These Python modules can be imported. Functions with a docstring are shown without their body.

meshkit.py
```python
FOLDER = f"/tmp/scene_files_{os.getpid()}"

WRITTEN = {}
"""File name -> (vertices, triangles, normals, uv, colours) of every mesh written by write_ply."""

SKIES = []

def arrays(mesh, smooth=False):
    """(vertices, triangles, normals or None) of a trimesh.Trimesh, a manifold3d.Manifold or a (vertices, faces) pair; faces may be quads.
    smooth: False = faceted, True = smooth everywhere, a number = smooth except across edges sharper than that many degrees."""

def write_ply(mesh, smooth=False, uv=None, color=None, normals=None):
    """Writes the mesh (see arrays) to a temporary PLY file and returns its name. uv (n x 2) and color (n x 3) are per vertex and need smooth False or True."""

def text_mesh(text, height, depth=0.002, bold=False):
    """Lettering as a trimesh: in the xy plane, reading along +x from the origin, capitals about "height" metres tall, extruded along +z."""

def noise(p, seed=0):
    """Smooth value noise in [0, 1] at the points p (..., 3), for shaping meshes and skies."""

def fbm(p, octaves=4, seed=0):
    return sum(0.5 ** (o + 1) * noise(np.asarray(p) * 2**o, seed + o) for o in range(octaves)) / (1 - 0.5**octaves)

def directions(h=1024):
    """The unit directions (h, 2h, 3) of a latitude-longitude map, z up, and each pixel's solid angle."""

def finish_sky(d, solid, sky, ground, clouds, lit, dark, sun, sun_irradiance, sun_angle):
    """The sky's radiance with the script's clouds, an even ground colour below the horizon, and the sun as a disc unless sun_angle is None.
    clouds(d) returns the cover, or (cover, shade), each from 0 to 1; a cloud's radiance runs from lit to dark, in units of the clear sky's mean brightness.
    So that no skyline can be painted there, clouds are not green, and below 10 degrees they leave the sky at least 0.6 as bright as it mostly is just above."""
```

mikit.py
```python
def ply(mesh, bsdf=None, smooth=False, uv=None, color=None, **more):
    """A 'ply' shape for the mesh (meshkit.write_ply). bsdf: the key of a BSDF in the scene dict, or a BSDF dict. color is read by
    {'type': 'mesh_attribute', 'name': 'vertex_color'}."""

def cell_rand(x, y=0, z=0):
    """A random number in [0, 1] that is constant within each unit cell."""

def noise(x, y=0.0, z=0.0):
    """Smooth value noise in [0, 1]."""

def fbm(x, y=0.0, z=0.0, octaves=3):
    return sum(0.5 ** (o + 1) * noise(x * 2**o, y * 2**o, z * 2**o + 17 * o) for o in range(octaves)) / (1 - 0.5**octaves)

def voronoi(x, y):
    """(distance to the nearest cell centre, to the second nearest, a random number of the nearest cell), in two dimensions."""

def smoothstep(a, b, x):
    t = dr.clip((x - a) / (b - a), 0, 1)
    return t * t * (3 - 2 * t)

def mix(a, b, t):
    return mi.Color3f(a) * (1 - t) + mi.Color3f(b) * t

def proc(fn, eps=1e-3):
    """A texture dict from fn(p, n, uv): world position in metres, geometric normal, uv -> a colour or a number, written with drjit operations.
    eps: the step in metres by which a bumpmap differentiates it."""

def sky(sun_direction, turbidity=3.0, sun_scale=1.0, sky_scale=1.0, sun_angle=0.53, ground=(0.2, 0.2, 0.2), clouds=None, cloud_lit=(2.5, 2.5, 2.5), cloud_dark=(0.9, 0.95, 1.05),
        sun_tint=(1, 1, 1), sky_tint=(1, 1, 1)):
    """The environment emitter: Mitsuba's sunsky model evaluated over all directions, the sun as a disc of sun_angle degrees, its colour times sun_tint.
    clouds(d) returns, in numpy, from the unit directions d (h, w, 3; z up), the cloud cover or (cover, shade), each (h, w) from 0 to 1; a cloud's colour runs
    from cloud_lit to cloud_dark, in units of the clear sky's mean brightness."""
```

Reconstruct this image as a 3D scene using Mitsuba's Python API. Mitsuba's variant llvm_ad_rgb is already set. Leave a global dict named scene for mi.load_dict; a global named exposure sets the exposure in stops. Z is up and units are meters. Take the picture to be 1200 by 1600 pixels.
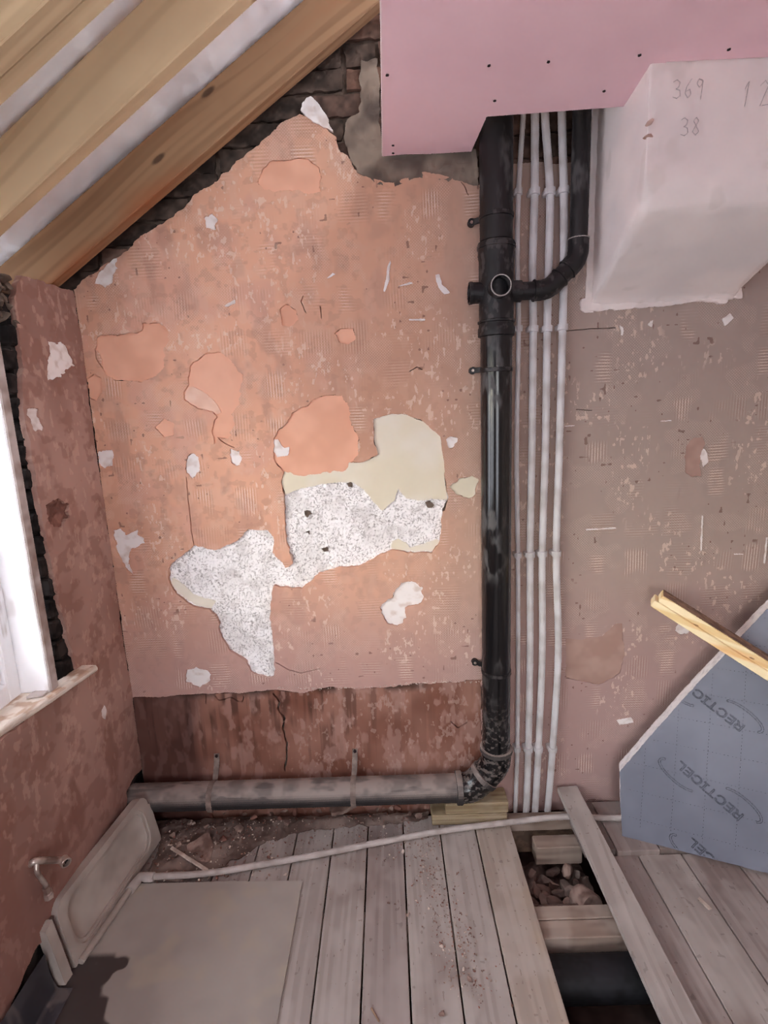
import math, random
import numpy as np, trimesh, shapely, manifold3d
from shapely.geometry import Polygon, LineString, box as sbox
from shapely.ops import unary_union
import drjit as dr
import mitsuba as mi
import mikit, meshkit
from mikit import proc, noise, fbm, cell_rand, smoothstep, mix, voronoi

T = mi.ScalarTransform4f
scene, labels = {}, {}
rng = random.Random(7)
nrg = np.random.default_rng(7)

# ------------------------------------------------------------------ camera, sky, exposure
# metres: back wall face is y=0, floor z=0, camera 2 m in front of the back wall
CAM = [0.0, -2.0, 1.70]
scene['camera'] = {'type': 'perspective', 'fov': math.degrees(2 * math.atan(600 / 821)), 'fov_axis': 'x', 'near_clip': 0.01, 'far_clip': 200.0,
                   'to_world': T().look_at(origin=CAM, target=[CAM[0] - 0.00985, CAM[1] + 0.9822, CAM[2] - 0.18758], up=[0.03878, 0.18783, 0.98144])}
exposure = 6.5
scene['sky'] = mikit.sky([-0.62, -0.78, 0.24], turbidity=5, sun_scale=0.0, sky_scale=1.0, ground=(0.68, 0.68, 0.70), sky_tint=(0.83, 1.0, 1.28),
                         clouds=lambda d: (np.clip(0.72 + 0.45 * meshkit.fbm(d * 2.5, 4), 0, 1) * 0.96, np.clip(0.3 + 0.6 * meshkit.fbm(d * 4 + 5, 3), 0, 1)),
                         cloud_lit=(1.5, 1.5, 1.52), cloud_dark=(0.8, 0.82, 0.88))

# ------------------------------------------------------------------ helpers
def lin(c):
    c = np.asarray(c, float) / 255
    return [float(x) for x in np.where(c <= 0.04045, c / 12.92, ((c + 0.055) / 1.055) ** 2.4)]

def C(*c):
    return mi.Color3f(*lin(c))

def material(key, colour, rough=0.75, bump=None, eps=1e-3, spec=0.3, metallic=0.0, **more):
    col = proc(colour) if callable(colour) else {'type': 'rgb', 'value': lin(colour)}
    ro = proc(rough) if callable(rough) else float(rough)
    b = {'type': 'principled', 'base_color': col, 'roughness': ro, 'specular': float(spec), 'metallic': float(metallic), **more}
    if bump is not None:
        b = {'type': 'bumpmap', 'relief': proc(bump, eps), 'scale': 1.0, 'inner': b}
    scene[key] = {'type': 'twosided', 'inner': b}

def put(key, mesh, mat, smooth=35, label=None, cat=None, group=None, kind=None, **more):
    n, k = 0, key
    while k in scene:
        n += 1
        k = '%s_%03d' % (key, n)
    scene[k] = mikit.ply(mesh, mat, smooth=smooth, **more)
    tag(k, label, cat, group, kind)
    return k

def reuse(key, ply, to_world, label=None, cat=None, group=None):
    n, k = 0, key
    while k in scene:
        n += 1
        k = '%s_%03d' % (key, n)
    scene[k] = {**ply, 'to_world': to_world}
    tag(k, label, cat, group)
    return k

taken = {}
def thing(name, label, cat, group=None, kind=None):
    n = taken.get(name, -1) + 1
    taken[name] = n
    k = name if n == 0 else '%s_%03d' % (name, n)
    tag(k, label, cat, group, kind)
    return k

def tag(k, label=None, cat=None, group=None, kind=None):
    d = {}
    if label: d['label'] = label
    if cat: d['category'] = cat
    if group: d['group'] = group
    if kind: d['kind'] = kind
    if d: labels[k] = {**labels.get(k, {}), **d}

cat_ = trimesh.util.concatenate

def box(x0, x1, y0, y1, z0, z1, b=0.003):
    b = min(b, 0.45 * min(x1 - x0, y1 - y0, z1 - z0))
    pts = []
    for sx in (0, 1):
        for sy in (0, 1):
            for sz in (0, 1):
                p = np.array([(x0, x1)[sx], (y0, y1)[sy], (z0, z1)[sz]])
                d = np.array([1 - 2 * sx, 1 - 2 * sy, 1 - 2 * sz]) * b
                for k in range(3):
                    q = p + d
                    q[k] = p[k]
                    pts.append(q)
    return trimesh.convex.convex_hull(np.array(pts))

def hexa(a, b):
    """convex solid between two quads (each 4 points)"""
    return trimesh.convex.convex_hull(np.vstack([a, b]))

def oriented(o, ex, ey, ez, lx, ly, lz, b=0.003):
    """bevelled box with corner o and unit axes ex, ey, ez"""
    m = box(0, lx, 0, ly, 0, lz, b)
    M = np.eye(4)
    M[:3, 0], M[:3, 1], M[:3, 2], M[:3, 3] = ex, ey, ez, o
    m.apply_transform(M)
    return m

def tube(path, radii, seg=20, caps=True):
    p = np.asarray(path, float)
    n = len(p)
    r = np.broadcast_to(radii, (n,)).astype(float)
    t = np.zeros_like(p)
    d = np.diff(p, axis=0)
    d /= np.maximum(np.linalg.norm(d, axis=1, keepdims=True), 1e-9)
    t[0], t[-1] = d[0], d[-1]
    if n > 2:
        t[1:-1] = d[:-1] + d[1:]
    for i in range(n):
        if np.linalg.norm(t[i]) < 1e-6:
            t[i] = t[i - 1]
    t /= np.linalg.norm(t, axis=1, keepdims=True)
    a = np.cross(t[0], [0, 0, 1] if abs(t[0][2]) < 0.9 else [0, 1, 0])
    a /= np.linalg.norm(a)
    ang = np.arange(seg) * 2 * np.pi / seg
    V = []
    for i in range(n):
        a = a - np.dot(a, t[i]) * t[i]
        a /= np.linalg.norm(a)
        b = np.cross(t[i], a)
        V.append(p[i] + r[i] * (np.cos(ang)[:, None] * a + np.sin(ang)[:, None] * b))
    V = np.vstack(V)
    F = []
    for i in range(n - 1):
        for j in range(seg):
            k = (j + 1) % seg
            F += [(i * seg + j, i * seg + k, (i + 1) * seg + k), (i * seg + j, (i + 1) * seg + k, (i + 1) * seg + j)]
    if caps:
        c0, c1 = len(V), len(V) + 1
        V = np.vstack([V, p[0], p[-1]])
        for j in range(seg):
            k = (j + 1) % seg
            F += [(c0, k, j), (c1, (n - 1) * seg + j, (n - 1) * seg + k)]
    return trimesh.Trimesh(V, np.array(F), process=False)

def sleeve(p0, p1, ro, ri, seg=28, lip=0.0):
    """open-ended pipe end with a visible bore: outer wall, rim, inner wall, bottom"""
    p0, p1 = np.array(p0, float), np.array(p1, float)
    e = (p1 - p0) / np.linalg.norm(p1 - p0)
    pts = [p0, p1 - e * 0.012, p1 - e * 0.011, p1 - e * 0.001, p1, p1, p1 - e * 0.002, p0 + e * 0.004]
    rr = [ro, ro, ro + lip, ro + lip, ro + lip - 0.001, ri + 0.001, ri, ri]
    a = np.cross(e, [0, 0, 1] if abs(e[2]) < 0.9 else [1, 0, 0])
    a /= np.linalg.norm(a)
    b = np.cross(e, a)
    ang = np.arange(seg) * 2 * np.pi / seg
    ring = np.cos(ang)[:, None] * a + np.sin(ang)[:, None] * b
    V = np.vstack([q + r * ring for q, r in zip(pts, rr)] + [pts[-1][None]])
    F = []
    for i in range(len(pts) - 1):
        for j in range(seg):
            k = (j + 1) % seg
            F += [(i * seg + j, i * seg + k, (i + 1) * seg + k), (i * seg + j, (i + 1) * seg + k, (i + 1) * seg + j)]
    c = len(pts) * seg
    for j in range(seg):
        F.append(((len(pts) - 1) * seg + j, (len(pts) - 1) * seg + (j + 1) % seg, c))
    return trimesh.Trimesh(V, np.array(F), process=False)

def arc(c, e0, e1, r, a0, a1, n=10):
    c, e0, e1 = map(lambda q: np.array(q, float), (c, e0, e1))
    return [c + r * (math.cos(a) * e0 + math.sin(a) * e1) for a in np.linspace(a0, a1, n)]

def spline(pts, n=8):
    p = np.asarray(pts, float)
    q = np.vstack([2 * p[0] - p[1], p, 2 * p[-1] - p[-2]])
    out = []
    for i in range(1, len(q) - 2):
        for t in np.arange(n) / n:
            out.append(0.5 * (2 * q[i] + (q[i + 1] - q[i - 1]) * t + (2 * q[i - 1] - 5 * q[i] + 4 * q[i + 1] - q[i + 2]) * t * t + (3 * q[i] - q[i - 1] - 3 * q[i + 1] + q[i + 2]) * t ** 3))
    out.append(p[-1])
    return np.array(out)

def jag(pts, amp=0.004, step=0.006, seed=0, freq=60):
    """a traced outline made irregular"""
    ring = LineString(list(pts) + [pts[0]])
    n = max(8, int(ring.length / step))
    q = np.array([ring.interpolate(i / n, normalized=True).coords[0] for i in range(n)])
    h = np.column_stack([q * freq, np.zeros(n)])
    h2 = np.column_stack([q * freq * 3, np.zeros(n)])
    d = np.column_stack([meshkit.noise(h, seed) - 0.5, meshkit.noise(h + 31.3, seed) - 0.5]) * 2 * amp
    d += np.column_stack([meshkit.noise(h2, seed) - 0.5, meshkit.noise(h2 + 31.3, seed) - 0.5]) * amp
    p = Polygon(q + d).buffer(0)
    return max(p.geoms, key=lambda g: g.area) if p.geom_type == 'MultiPolygon' else p

def polys(g):
    return [x for x in getattr(g, 'geoms', [g]) if x.geom_type == 'Polygon' and x.area > 1e-9]

def slab(shape, front, back, to3, cell=0.015, rim=True):
    """a sheet over a 2-D outline: its face lies at front(u, v), its rim goes back to 'back'; to3(u, v, d) gives the points"""
    V, F, off = [], [], 0
    for poly in polys(shape):
        x0, y0, x1, y1 = poly.bounds
        i0, i1, j0, j1 = math.floor(x0 / cell), math.ceil(x1 / cell), math.floor(y0 / cell), math.ceil(y1 / cell)
        I, J = np.meshgrid(np.arange(i0, i1), np.arange(j0, j1), indexing='ij')
        I, J = I.ravel(), J.ravel()
        B = shapely.box(I * cell, J * cell, (I + 1) * cell, (J + 1) * cell)
        shapely.prepare(poly)
        inn = shapely.contains_properly(poly, B)
        cut = shapely.intersects(poly, B) & ~inn
        W = j1 - j0 + 1
        a = (I[inn] - i0) * W + (J[inn] - j0)
        gi, gj = np.meshgrid(np.arange(i0, i1 + 1), np.arange(j0, j1 + 1), indexing='ij')
        uv = [np.column_stack([gi.ravel() * cell, gj.ravel() * cell])]
        f = [np.column_stack([a, a + W, a + W + 1]), np.column_stack([a, a + W + 1, a + 1])]
        k = len(uv[0])
        for g in shapely.intersection(poly, B[cut]):
            for s in polys(g):
                vv, ff = trimesh.creation.triangulate_polygon(s, engine='earcut')
                uv.append(np.asarray(vv)); f.append(np.asarray(ff) + k); k += len(vv)
        uv = np.vstack(uv); f = np.vstack(f)
        used, inv = np.unique(f, return_inverse=True)
        uv, f = uv[used], inv.reshape(-1, 3)
        d = front(uv[:, 0], uv[:, 1]) if callable(front) else np.full(len(uv), front)
        V.append(to3(uv[:, 0], uv[:, 1], d)); F.append(f + off); off += len(uv)
        if rim:
            for ring in [poly.exterior] + list(poly.interiors):
                q = np.array(ring.coords)[:-1]
                n = len(q)
                df = front(q[:, 0], q[:, 1]) if callable(front) else np.full(n, front)
                V += [to3(q[:, 0], q[:, 1], df), to3(q[:, 0], q[:, 1], np.full(n, back))]
                i = np.arange(n); j = (i + 1) % n
                F.append(np.vstack([np.column_stack([i, j, j + n]), np.column_stack([i, j + n, i + n])]) + off)
                off += 2 * n
    m = trimesh.Trimesh(np.vstack(V), np.vstack(F), process=False)
    m.merge_vertices(digits_vertex=6)
    return m

LX = -1.10                                             # left wall face
on_back = lambda u, v, d: np.column_stack([u, -d, v])
on_left = lambda u, v, d: np.column_stack([LX + d, u, v])
on_floor = lambda u, v, d: np.column_stack([u, v, d])
def rough(base, amp, freq, octaves=3, seed=0):
    return lambda u, v: base + amp * (meshkit.fbm(np.column_stack([u * freq, v * freq, np.zeros(len(u))]), octaves, seed) - 0.5) * 2

def rock(size, seed, sub=1, flat=0.6):
    m = trimesh.creation.icosphere(subdivisions=sub, radius=1.0)
    v = np.array(m.vertices)
    r = np.random.default_rng(seed)
    for _ in range(11):                                 # knock flats off
        n = r.normal(size=3); n /= np.linalg.norm(n)
        k = r.uniform(0.3, 0.72)
        s = v @ n
        v = v - np.maximum(s - k, 0)[:, None] * n
    v *= np.array([1, r.uniform(0.55, 0.95), flat * r.uniform(0.7, 1.2)]) * size
    return trimesh.Trimesh(v, m.faces, process=False)

def place(m, x, y, z, yaw=0.0, tilt=0.0):
    m = m.copy()
    m.apply_transform(trimesh.transformations.euler_matrix(tilt, tilt * 0.6, yaw))
    m.apply_translation([x, y, z])
    return m

ORD = ('first second third fourth fifth sixth seventh eighth ninth tenth eleventh twelfth thirteenth fourteenth fifteenth sixteenth seventeenth eighteenth nineteenth twentieth '
       'twenty-first twenty-second twenty-third twenty-fourth twenty-fifth twenty-sixth').split()
# ------------------------------------------------------------------ materials
def plaster_uv(p):
    return p.x - p.y, p.z

def combs(p):
    """ridges left by tile adhesive: a direction, an extent and a strength for each cell of a wandering grid"""
    u, v = plaster_uv(p)
    uu, vv = u + 0.03 * noise(u * 4, v * 4, 21.0), v + 0.03 * noise(u * 4, v * 4, 22.0)
    iu, iv = dr.floor(uu / 0.152), dr.floor(vv / 0.146)
    fu, fv = uu / 0.152 - iu, vv / 0.146 - iv
    r, r2, r3 = cell_rand(iu, iv, 3), cell_rand(iu, iv, 9), cell_rand(iu, iv, 15)
    w = 9.0 * noise(u * 4.1, v * 4.1, 2.0)
    ph = dr.select(r < 0.5, u, v) * (2 * math.pi / 0.0105) + w
    soft = 0.3 * fbm(u * 16, v * 16, 4.0)
    mask = smoothstep(0.0, 0.2, fu - soft + 0.05) * smoothstep(0.0, 0.2, fv - soft + 0.05) * smoothstep(0.0, 0.2, 1.08 - 0.4 * r3 - fu) * smoothstep(0.0, 0.2, 1.08 - 0.4 * r2 - fv)
    mask = mask * dr.select(r2 < 0.72, 1.0, 0.2) * smoothstep(0.3, 0.62, fbm(u * 12, v * 12, 5.0))
    strong = mask * dr.select(r3 > 0.7, 1.0, 0.0)
    dots = dr.sin(u * 620 + 2 * noise(u * 9, v * 9)) * dr.sin(v * 620) * smoothstep(0.56, 0.66, fbm(u * 9 + 7, v * 9, 8.0))
    return dr.sin(ph) * mask, dots, strong

def flecks(u, v):
    a = smoothstep(0.66, 0.71, fbm(u * 85, v * 48, 6.0))
    return a * smoothstep(0.52, 0.7, noise(u * 6.5, v * 6.5, 7.0))

def plaster_colour(p, n, uv):
    u, v = plaster_uv(p)
    ridge, dots, mask = combs(p)
    big = fbm(u * 1.7 + 3, v * 1.7, 1.0)
    mid = fbm(u * 9, v * 7, 4.0)
    c = mix(C(212, 163, 138), C(188, 143, 122), smoothstep(0.3, 0.7, big))
    c = mix(c, C(203, 156, 138), smoothstep(0.5, 0.7, mid) * 0.7)
    c = mix(c, C(170, 132, 118), smoothstep(0.56, 0.75, fbm(u * 16, v * 9, 9.0)) * 0.4)
    c = mix(c, C(165, 124, 106), smoothstep(0.57, 0.7, fbm(u * 38, v * 42, 17.0)) * 0.28)
    c = mix(c, C(214, 182, 164), smoothstep(0.54, 0.68, fbm(u * 26, v * 20, 13.0)) * 0.2)
    c = mix(c, C(190, 152, 130), smoothstep(-0.5, 0.25, p.x + 0.3 * (mid - 0.5)) * 0.6)
    # browner, dirtier plaster right of the pipes, purplish damp low down
    c = mix(c, C(154, 145, 141), smoothstep(0.05, 0.75, p.x) * 0.78)
    c = mix(c, C(172, 141, 138), (1 - smoothstep(0.62, 1.3, v + 0.16 * mid)) * 0.75)
    pale = dr.maximum(ridge, 0) * (0.2 + 0.4 * mask) + dr.maximum(dots, 0) * 0.35
    c = mix(c, C(228, 206, 190), pale)
    c = mix(c, C(150, 112, 98), dr.maximum(-ridge, 0) * 0.22)
    c = mix(c, C(226, 206, 190), flecks(u, v) * 0.45)
    hole = smoothstep(0.91, 0.94, noise(u * 60, v * 60, 12.0)) * smoothstep(0.5, 0.6, noise(u * 7, v * 7, 2.0))
    c = mix(c, C(105, 72, 60), hole * 0.6)
    return c

def plaster_bump(p, n, uv):
    u, v = plaster_uv(p)
    ridge, dots, mask = combs(p)
    h = ridge * 0.0009 + dots * 0.0009
    h += 0.007 * fbm(u * 14, v * 12, 3.0) + 0.0030 * fbm(u * 55, v * 45, 11.0) + 0.0014 * noise(u * 150, v * 140, 5.0)
    h += 0.0012 * flecks(u, v)
    return h

material('m_plaster', plaster_colour, 0.85, plaster_bump, spec=0.2)

def left_colour(p, n, uv):
    u, v = plaster_uv(p)
    big = fbm(u * 2.5 + 3, v * 2.0, 1.0)
    c = mix(C(176, 143, 132), C(146, 113, 103), smoothstep(0.3, 0.7, big))
    c = mix(c, C(134, 94, 82), smoothstep(0.52, 0.66, fbm(u * 20, v * 26, 31.0)) * 0.45)
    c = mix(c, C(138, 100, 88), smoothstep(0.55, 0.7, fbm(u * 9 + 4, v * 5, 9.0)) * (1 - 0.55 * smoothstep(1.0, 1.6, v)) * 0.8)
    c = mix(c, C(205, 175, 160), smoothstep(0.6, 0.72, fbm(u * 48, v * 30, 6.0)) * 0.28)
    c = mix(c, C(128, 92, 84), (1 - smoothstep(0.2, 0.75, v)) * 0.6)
    return c
def left_bump(p, n, uv):
    u, v = plaster_uv(p)
    return 0.010 * fbm(u * 9, v * 7, 3.0) + 0.003 * fbm(u * 45, v * 35, 5.0) + 0.0012 * noise(u * 140, v * 140, 2.0)
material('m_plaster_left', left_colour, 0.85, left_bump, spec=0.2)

def stained_colour(p, n, uv):
    u, v = p.x, p.z
    st = fbm(u * 40, v * 1.8, 2.0)
    c = mix(C(146, 106, 92), C(118, 76, 62), smoothstep(0.3, 0.7, fbm(u * 5, v * 5, 8.0)))
    drip = smoothstep(0.45, 0.62, st) * (1 - smoothstep(-0.35, 0.1, u) * 0.75)
    c = mix(c, C(76, 48, 40), drip * 0.8 * smoothstep(0.1, 0.5, v) * smoothstep(0.25, 0.6, fbm(u * 16, v * 9, 14.0)))
    c = mix(c, C(166, 132, 122), smoothstep(0.52, 0.66, fbm(u * 30, v * 14, 19.0)) * 0.5)
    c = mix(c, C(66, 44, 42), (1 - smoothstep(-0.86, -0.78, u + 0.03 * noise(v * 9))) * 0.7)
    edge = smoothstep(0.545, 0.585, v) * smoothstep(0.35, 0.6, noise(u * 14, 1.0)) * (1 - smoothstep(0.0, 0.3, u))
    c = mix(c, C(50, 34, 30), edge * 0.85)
    c = mix(c, C(186, 160, 150), smoothstep(0.62, 0.74, fbm(u * 60, v * 34, 3.0)) * 0.35 * smoothstep(-0.75, -0.2, u))
    return c
def stained_bump(p, n, uv):
    return 0.006 * fbm(p.x * 24, p.z * 7, 3.0) + 0.003 * fbm(p.x * 60, p.z * 50, 5.0)
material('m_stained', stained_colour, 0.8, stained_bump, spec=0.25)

def simple(c0, c1, f=20, lo=0.3, hi=0.7, o=0.0):
    a, b = C(*c0), C(*c1)
    return lambda p, n, uv: mix(a, b, smoothstep(lo, hi, fbm(p.x * f + o, p.y * f, p.z * f)))
def grit(a, f, b=0.0, g=100.0):
    return lambda p, n, uv: a * fbm(p.x * f, p.y * f, p.z * f) + b * noise(p.x * g, p.y * g, p.z * g)

material('m_terracotta', simple((223, 172, 147), (213, 160, 135), 9), 0.85, grit(0.003, 60), spec=0.2)
material('m_terracotta_dull', simple((174, 146, 136), (162, 132, 122), 14), 0.85, grit(0.004, 60), spec=0.2)
material('m_pale_coat', simple((226, 192, 174), (214, 174, 154), 18), 0.85, grit(0.002, 60), spec=0.2)
material('m_cream', simple((218, 211, 197), (212, 203, 182), 7), 0.8, grit(0.002, 40), spec=0.25)
material('m_white_patch', simple((226, 220, 218), (205, 192, 186), 30, 0.45, 0.75), 0.85, grit(0.003, 70), spec=0.2)
def speckle(p, n, uv):
    c = mix(C(242, 240, 240), C(228, 225, 224), smoothstep(0.4, 0.7, fbm(p.x * 14, p.z * 14)))
    net = 1 - smoothstep(0.0, 0.055, dr.abs(fbm(p.x * 95, p.z * 95, 3.0) - 0.5))
    c = mix(c, C(128, 120, 117), net * (0.3 + 0.7 * smoothstep(0.35, 0.6, noise(p.x * 45, p.z * 45, 9.0))) * 0.75)
    c = mix(c, C(104, 97, 94), smoothstep(0.6, 0.7, fbm(p.x * 230, p.z * 230, 3.0)) * 0.7)
    return mix(c, C(170, 164, 162), smoothstep(0.6, 0.74, fbm(p.x * 22, p.z * 22, 5.0)) * 0.35)
material('m_speckled', speckle, 0.9, grit(0.004, 160), spec=0.2)
material('m_mortar', simple((112, 98, 88), (72, 61, 54), 24), 0.95, grit(0.012, 45, 0.003, 150), spec=0.1)
material('m_grey_render', simple((138, 124, 112), (92, 82, 76), 10), 0.95, grit(0.010, 40, 0.002, 140), spec=0.1)
material('m_soot', simple((58, 52, 50), (30, 27, 27), 25), 0.95, grit(0.012, 60), spec=0.1)
material('m_brick_a', simple((114, 88, 76), (82, 62, 55), 22), 0.95, grit(0.008, 70), spec=0.1)
material('m_brick_b', simple((104, 84, 75), (68, 55, 50), 22), 0.95, grit(0.008, 70), spec=0.1)
material('m_brick_c', simple((126, 102, 90), (82, 65, 57), 16), 0.95, grit(0.008, 70), spec=0.1)
material('m_brick_sooty', simple((92, 78, 70), (52, 45, 41), 22), 0.95, grit(0.010, 70), spec=0.1)

SL = math.atan(0.675)
def timber(base, dark, knot, warm, fr=60.0):
    base, dark, knot, warm = C(*base), C(*dark), C(*knot), C(*warm)
    def fn(p, n, uv):
        s = p.x * math.cos(SL) + p.z * math.sin(SL)
        t = p.z * math.cos(SL) - p.x * math.sin(SL)
        w = noise(s * 2.2, t * 9 + p.y * 9, 3.0)
        g = noise(s * 1.3, t * fr + p.y * fr + 4 * w, 1.0)
        c = mix(base, dark, smoothstep(0.42, 0.8, g) * 0.55)
        c = mix(c, warm, smoothstep(0.4, 0.7, fbm(s * 1.8, t * 7 + p.y * 5, 6.0)) * 0.75)
        d, d2, k = voronoi(s * 3.2, t * 9 + p.y * 9)
        return mix(c, knot, (1 - smoothstep(0.05, 0.11, d)) * dr.select(k < 0.28, 0.85, 0.0))
    return fn
def timber_bump(p, n, uv):
    s = p.x * math.cos(SL) + p.z * math.sin(SL)
    t = p.z * math.cos(SL) - p.x * math.sin(SL)
    return 0.0012 * noise(s * 5, t * 160 + p.y * 160) + 0.002 * noise(s * 8, t * 12 + p.y * 12)
material('m_rafter_brown', timber((150, 119, 90), (118, 87, 62), (70, 50, 38), (152, 94, 60)), 0.75, timber_bump)
material('m_rafter_pale', timber((196, 172, 138), (172, 147, 114), (110, 78, 58), (184, 158, 126)), 0.75, timber_bump)

def yboard(c0, c1, c2, dust):
    c0, c1, c2, dust = C(*c0), C(*c1), C(*c2), C(*dust)
    def fn(p, n, uv):
        g = noise(p.x * 90 + 3 * noise(p.x * 9, p.y * 1.5), p.y * 2.5, 1.0)
        c = mix(c0, c1, smoothstep(0.35, 0.75, g) * 0.6)
        c = mix(c, c2, smoothstep(0.56, 0.72, fbm(p.x * 7, p.y * 3, 3.0)) * 0.6)
        c = mix(c, dust, smoothstep(0.42, 0.72, fbm(p.x * 13, p.y * 9, 8.0)) * 0.6)
        return mix(c, C(80, 68, 62), smoothstep(0.9, 0.93, noise(p.x * 95, p.y * 60, 4.0)) * 0.3)
    return fn
def board_bump(p, n, uv):
    return 0.0016 * noise(p.x * 120, p.y * 3) + 0.002 * fbm(p.x * 22, p.y * 14, 2.0) + 0.0008 * noise(p.x * 200, p.y * 200)
material('m_board', yboard((164, 155, 150), (144, 134, 129), (134, 120, 115), (174, 166, 161)), 0.8, board_bump)
material('m_board_tan', yboard((168, 155, 145), (148, 135, 126), (170, 152, 130), (177, 167, 160)), 0.8, board_bump)
material('m_board_brown', yboard((152, 141, 137), (130, 118, 114), (124, 107, 102), (165, 155, 151)), 0.8, board_bump)
material('m_board_dark', yboard((128, 117, 112), (104, 93, 89), (96, 82, 77), (146, 136, 131)), 0.85, board_bump)
def xjoist(p, n, uv):
    c = mix(C(150, 132, 120), C(120, 102, 92), smoothstep(0.2, 0.9, noise(p.x * 4, p.y * 60, p.z * 60 + 2 * noise(p.x * 7, p.z * 20))))
    return mix(c, C(172, 158, 148), smoothstep(0.45, 0.7, fbm(p.x * 12, p.y * 12, 4.0)) * 0.5)
material('m_joist', xjoist, 0.85, grit(0.003, 40))
def greenwood(p, n, uv):
    c = mix(C(160, 143, 116), C(132, 115, 88), smoothstep(0.35, 0.7, noise(p.x * 4, p.y * 80, p.z * 120)))
    return mix(c, C(160, 146, 128), smoothstep(0.45, 0.7, fbm(p.x * 14, p.y * 14, p.z * 14)) * 0.5)
material('m_packing', greenwood, 0.8, grit(0.002, 60))
def newwood(p, n, uv):
    s = p.x * 0.84 - p.y * 0.48 - p.z * 0.25
    a = p.z + 0.3 * s
    c = mix(C(238, 222, 182), C(222, 196, 144), smoothstep(0.3, 0.7, noise(s * 3, a * 120 + 3 * noise(s * 5, a * 20), 2.0)))
    c = mix(c, C(224, 176, 118), smoothstep(0.45, 0.65, fbm(s * 5, a * 30, 7.0)) * 0.6)
    d, d2, k = voronoi(s * 9, a * 25)
    return mix(c, C(130, 88, 52), (1 - smoothstep(0.05, 0.1, d)) * dr.select(k < 0.3, 0.8, 0.0))
material('m_newwood', newwood, 0.7, grit(0.001, 90))
material('m_oldwood', simple((150, 124, 104), (112, 92, 80), 30), 0.85, grit(0.002, 80))
material('m_membrane', simple((244, 243, 246), (232, 231, 236), 5), 0.7, grit(0.01, 12, 0.0015, 90))
material('m_pink', simple((228, 192, 198), (222, 185, 192), 4), 0.9, grit(0.0006, 220), spec=0.15)
material('m_board_edge', (226, 206, 206), 0.9)
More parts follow.
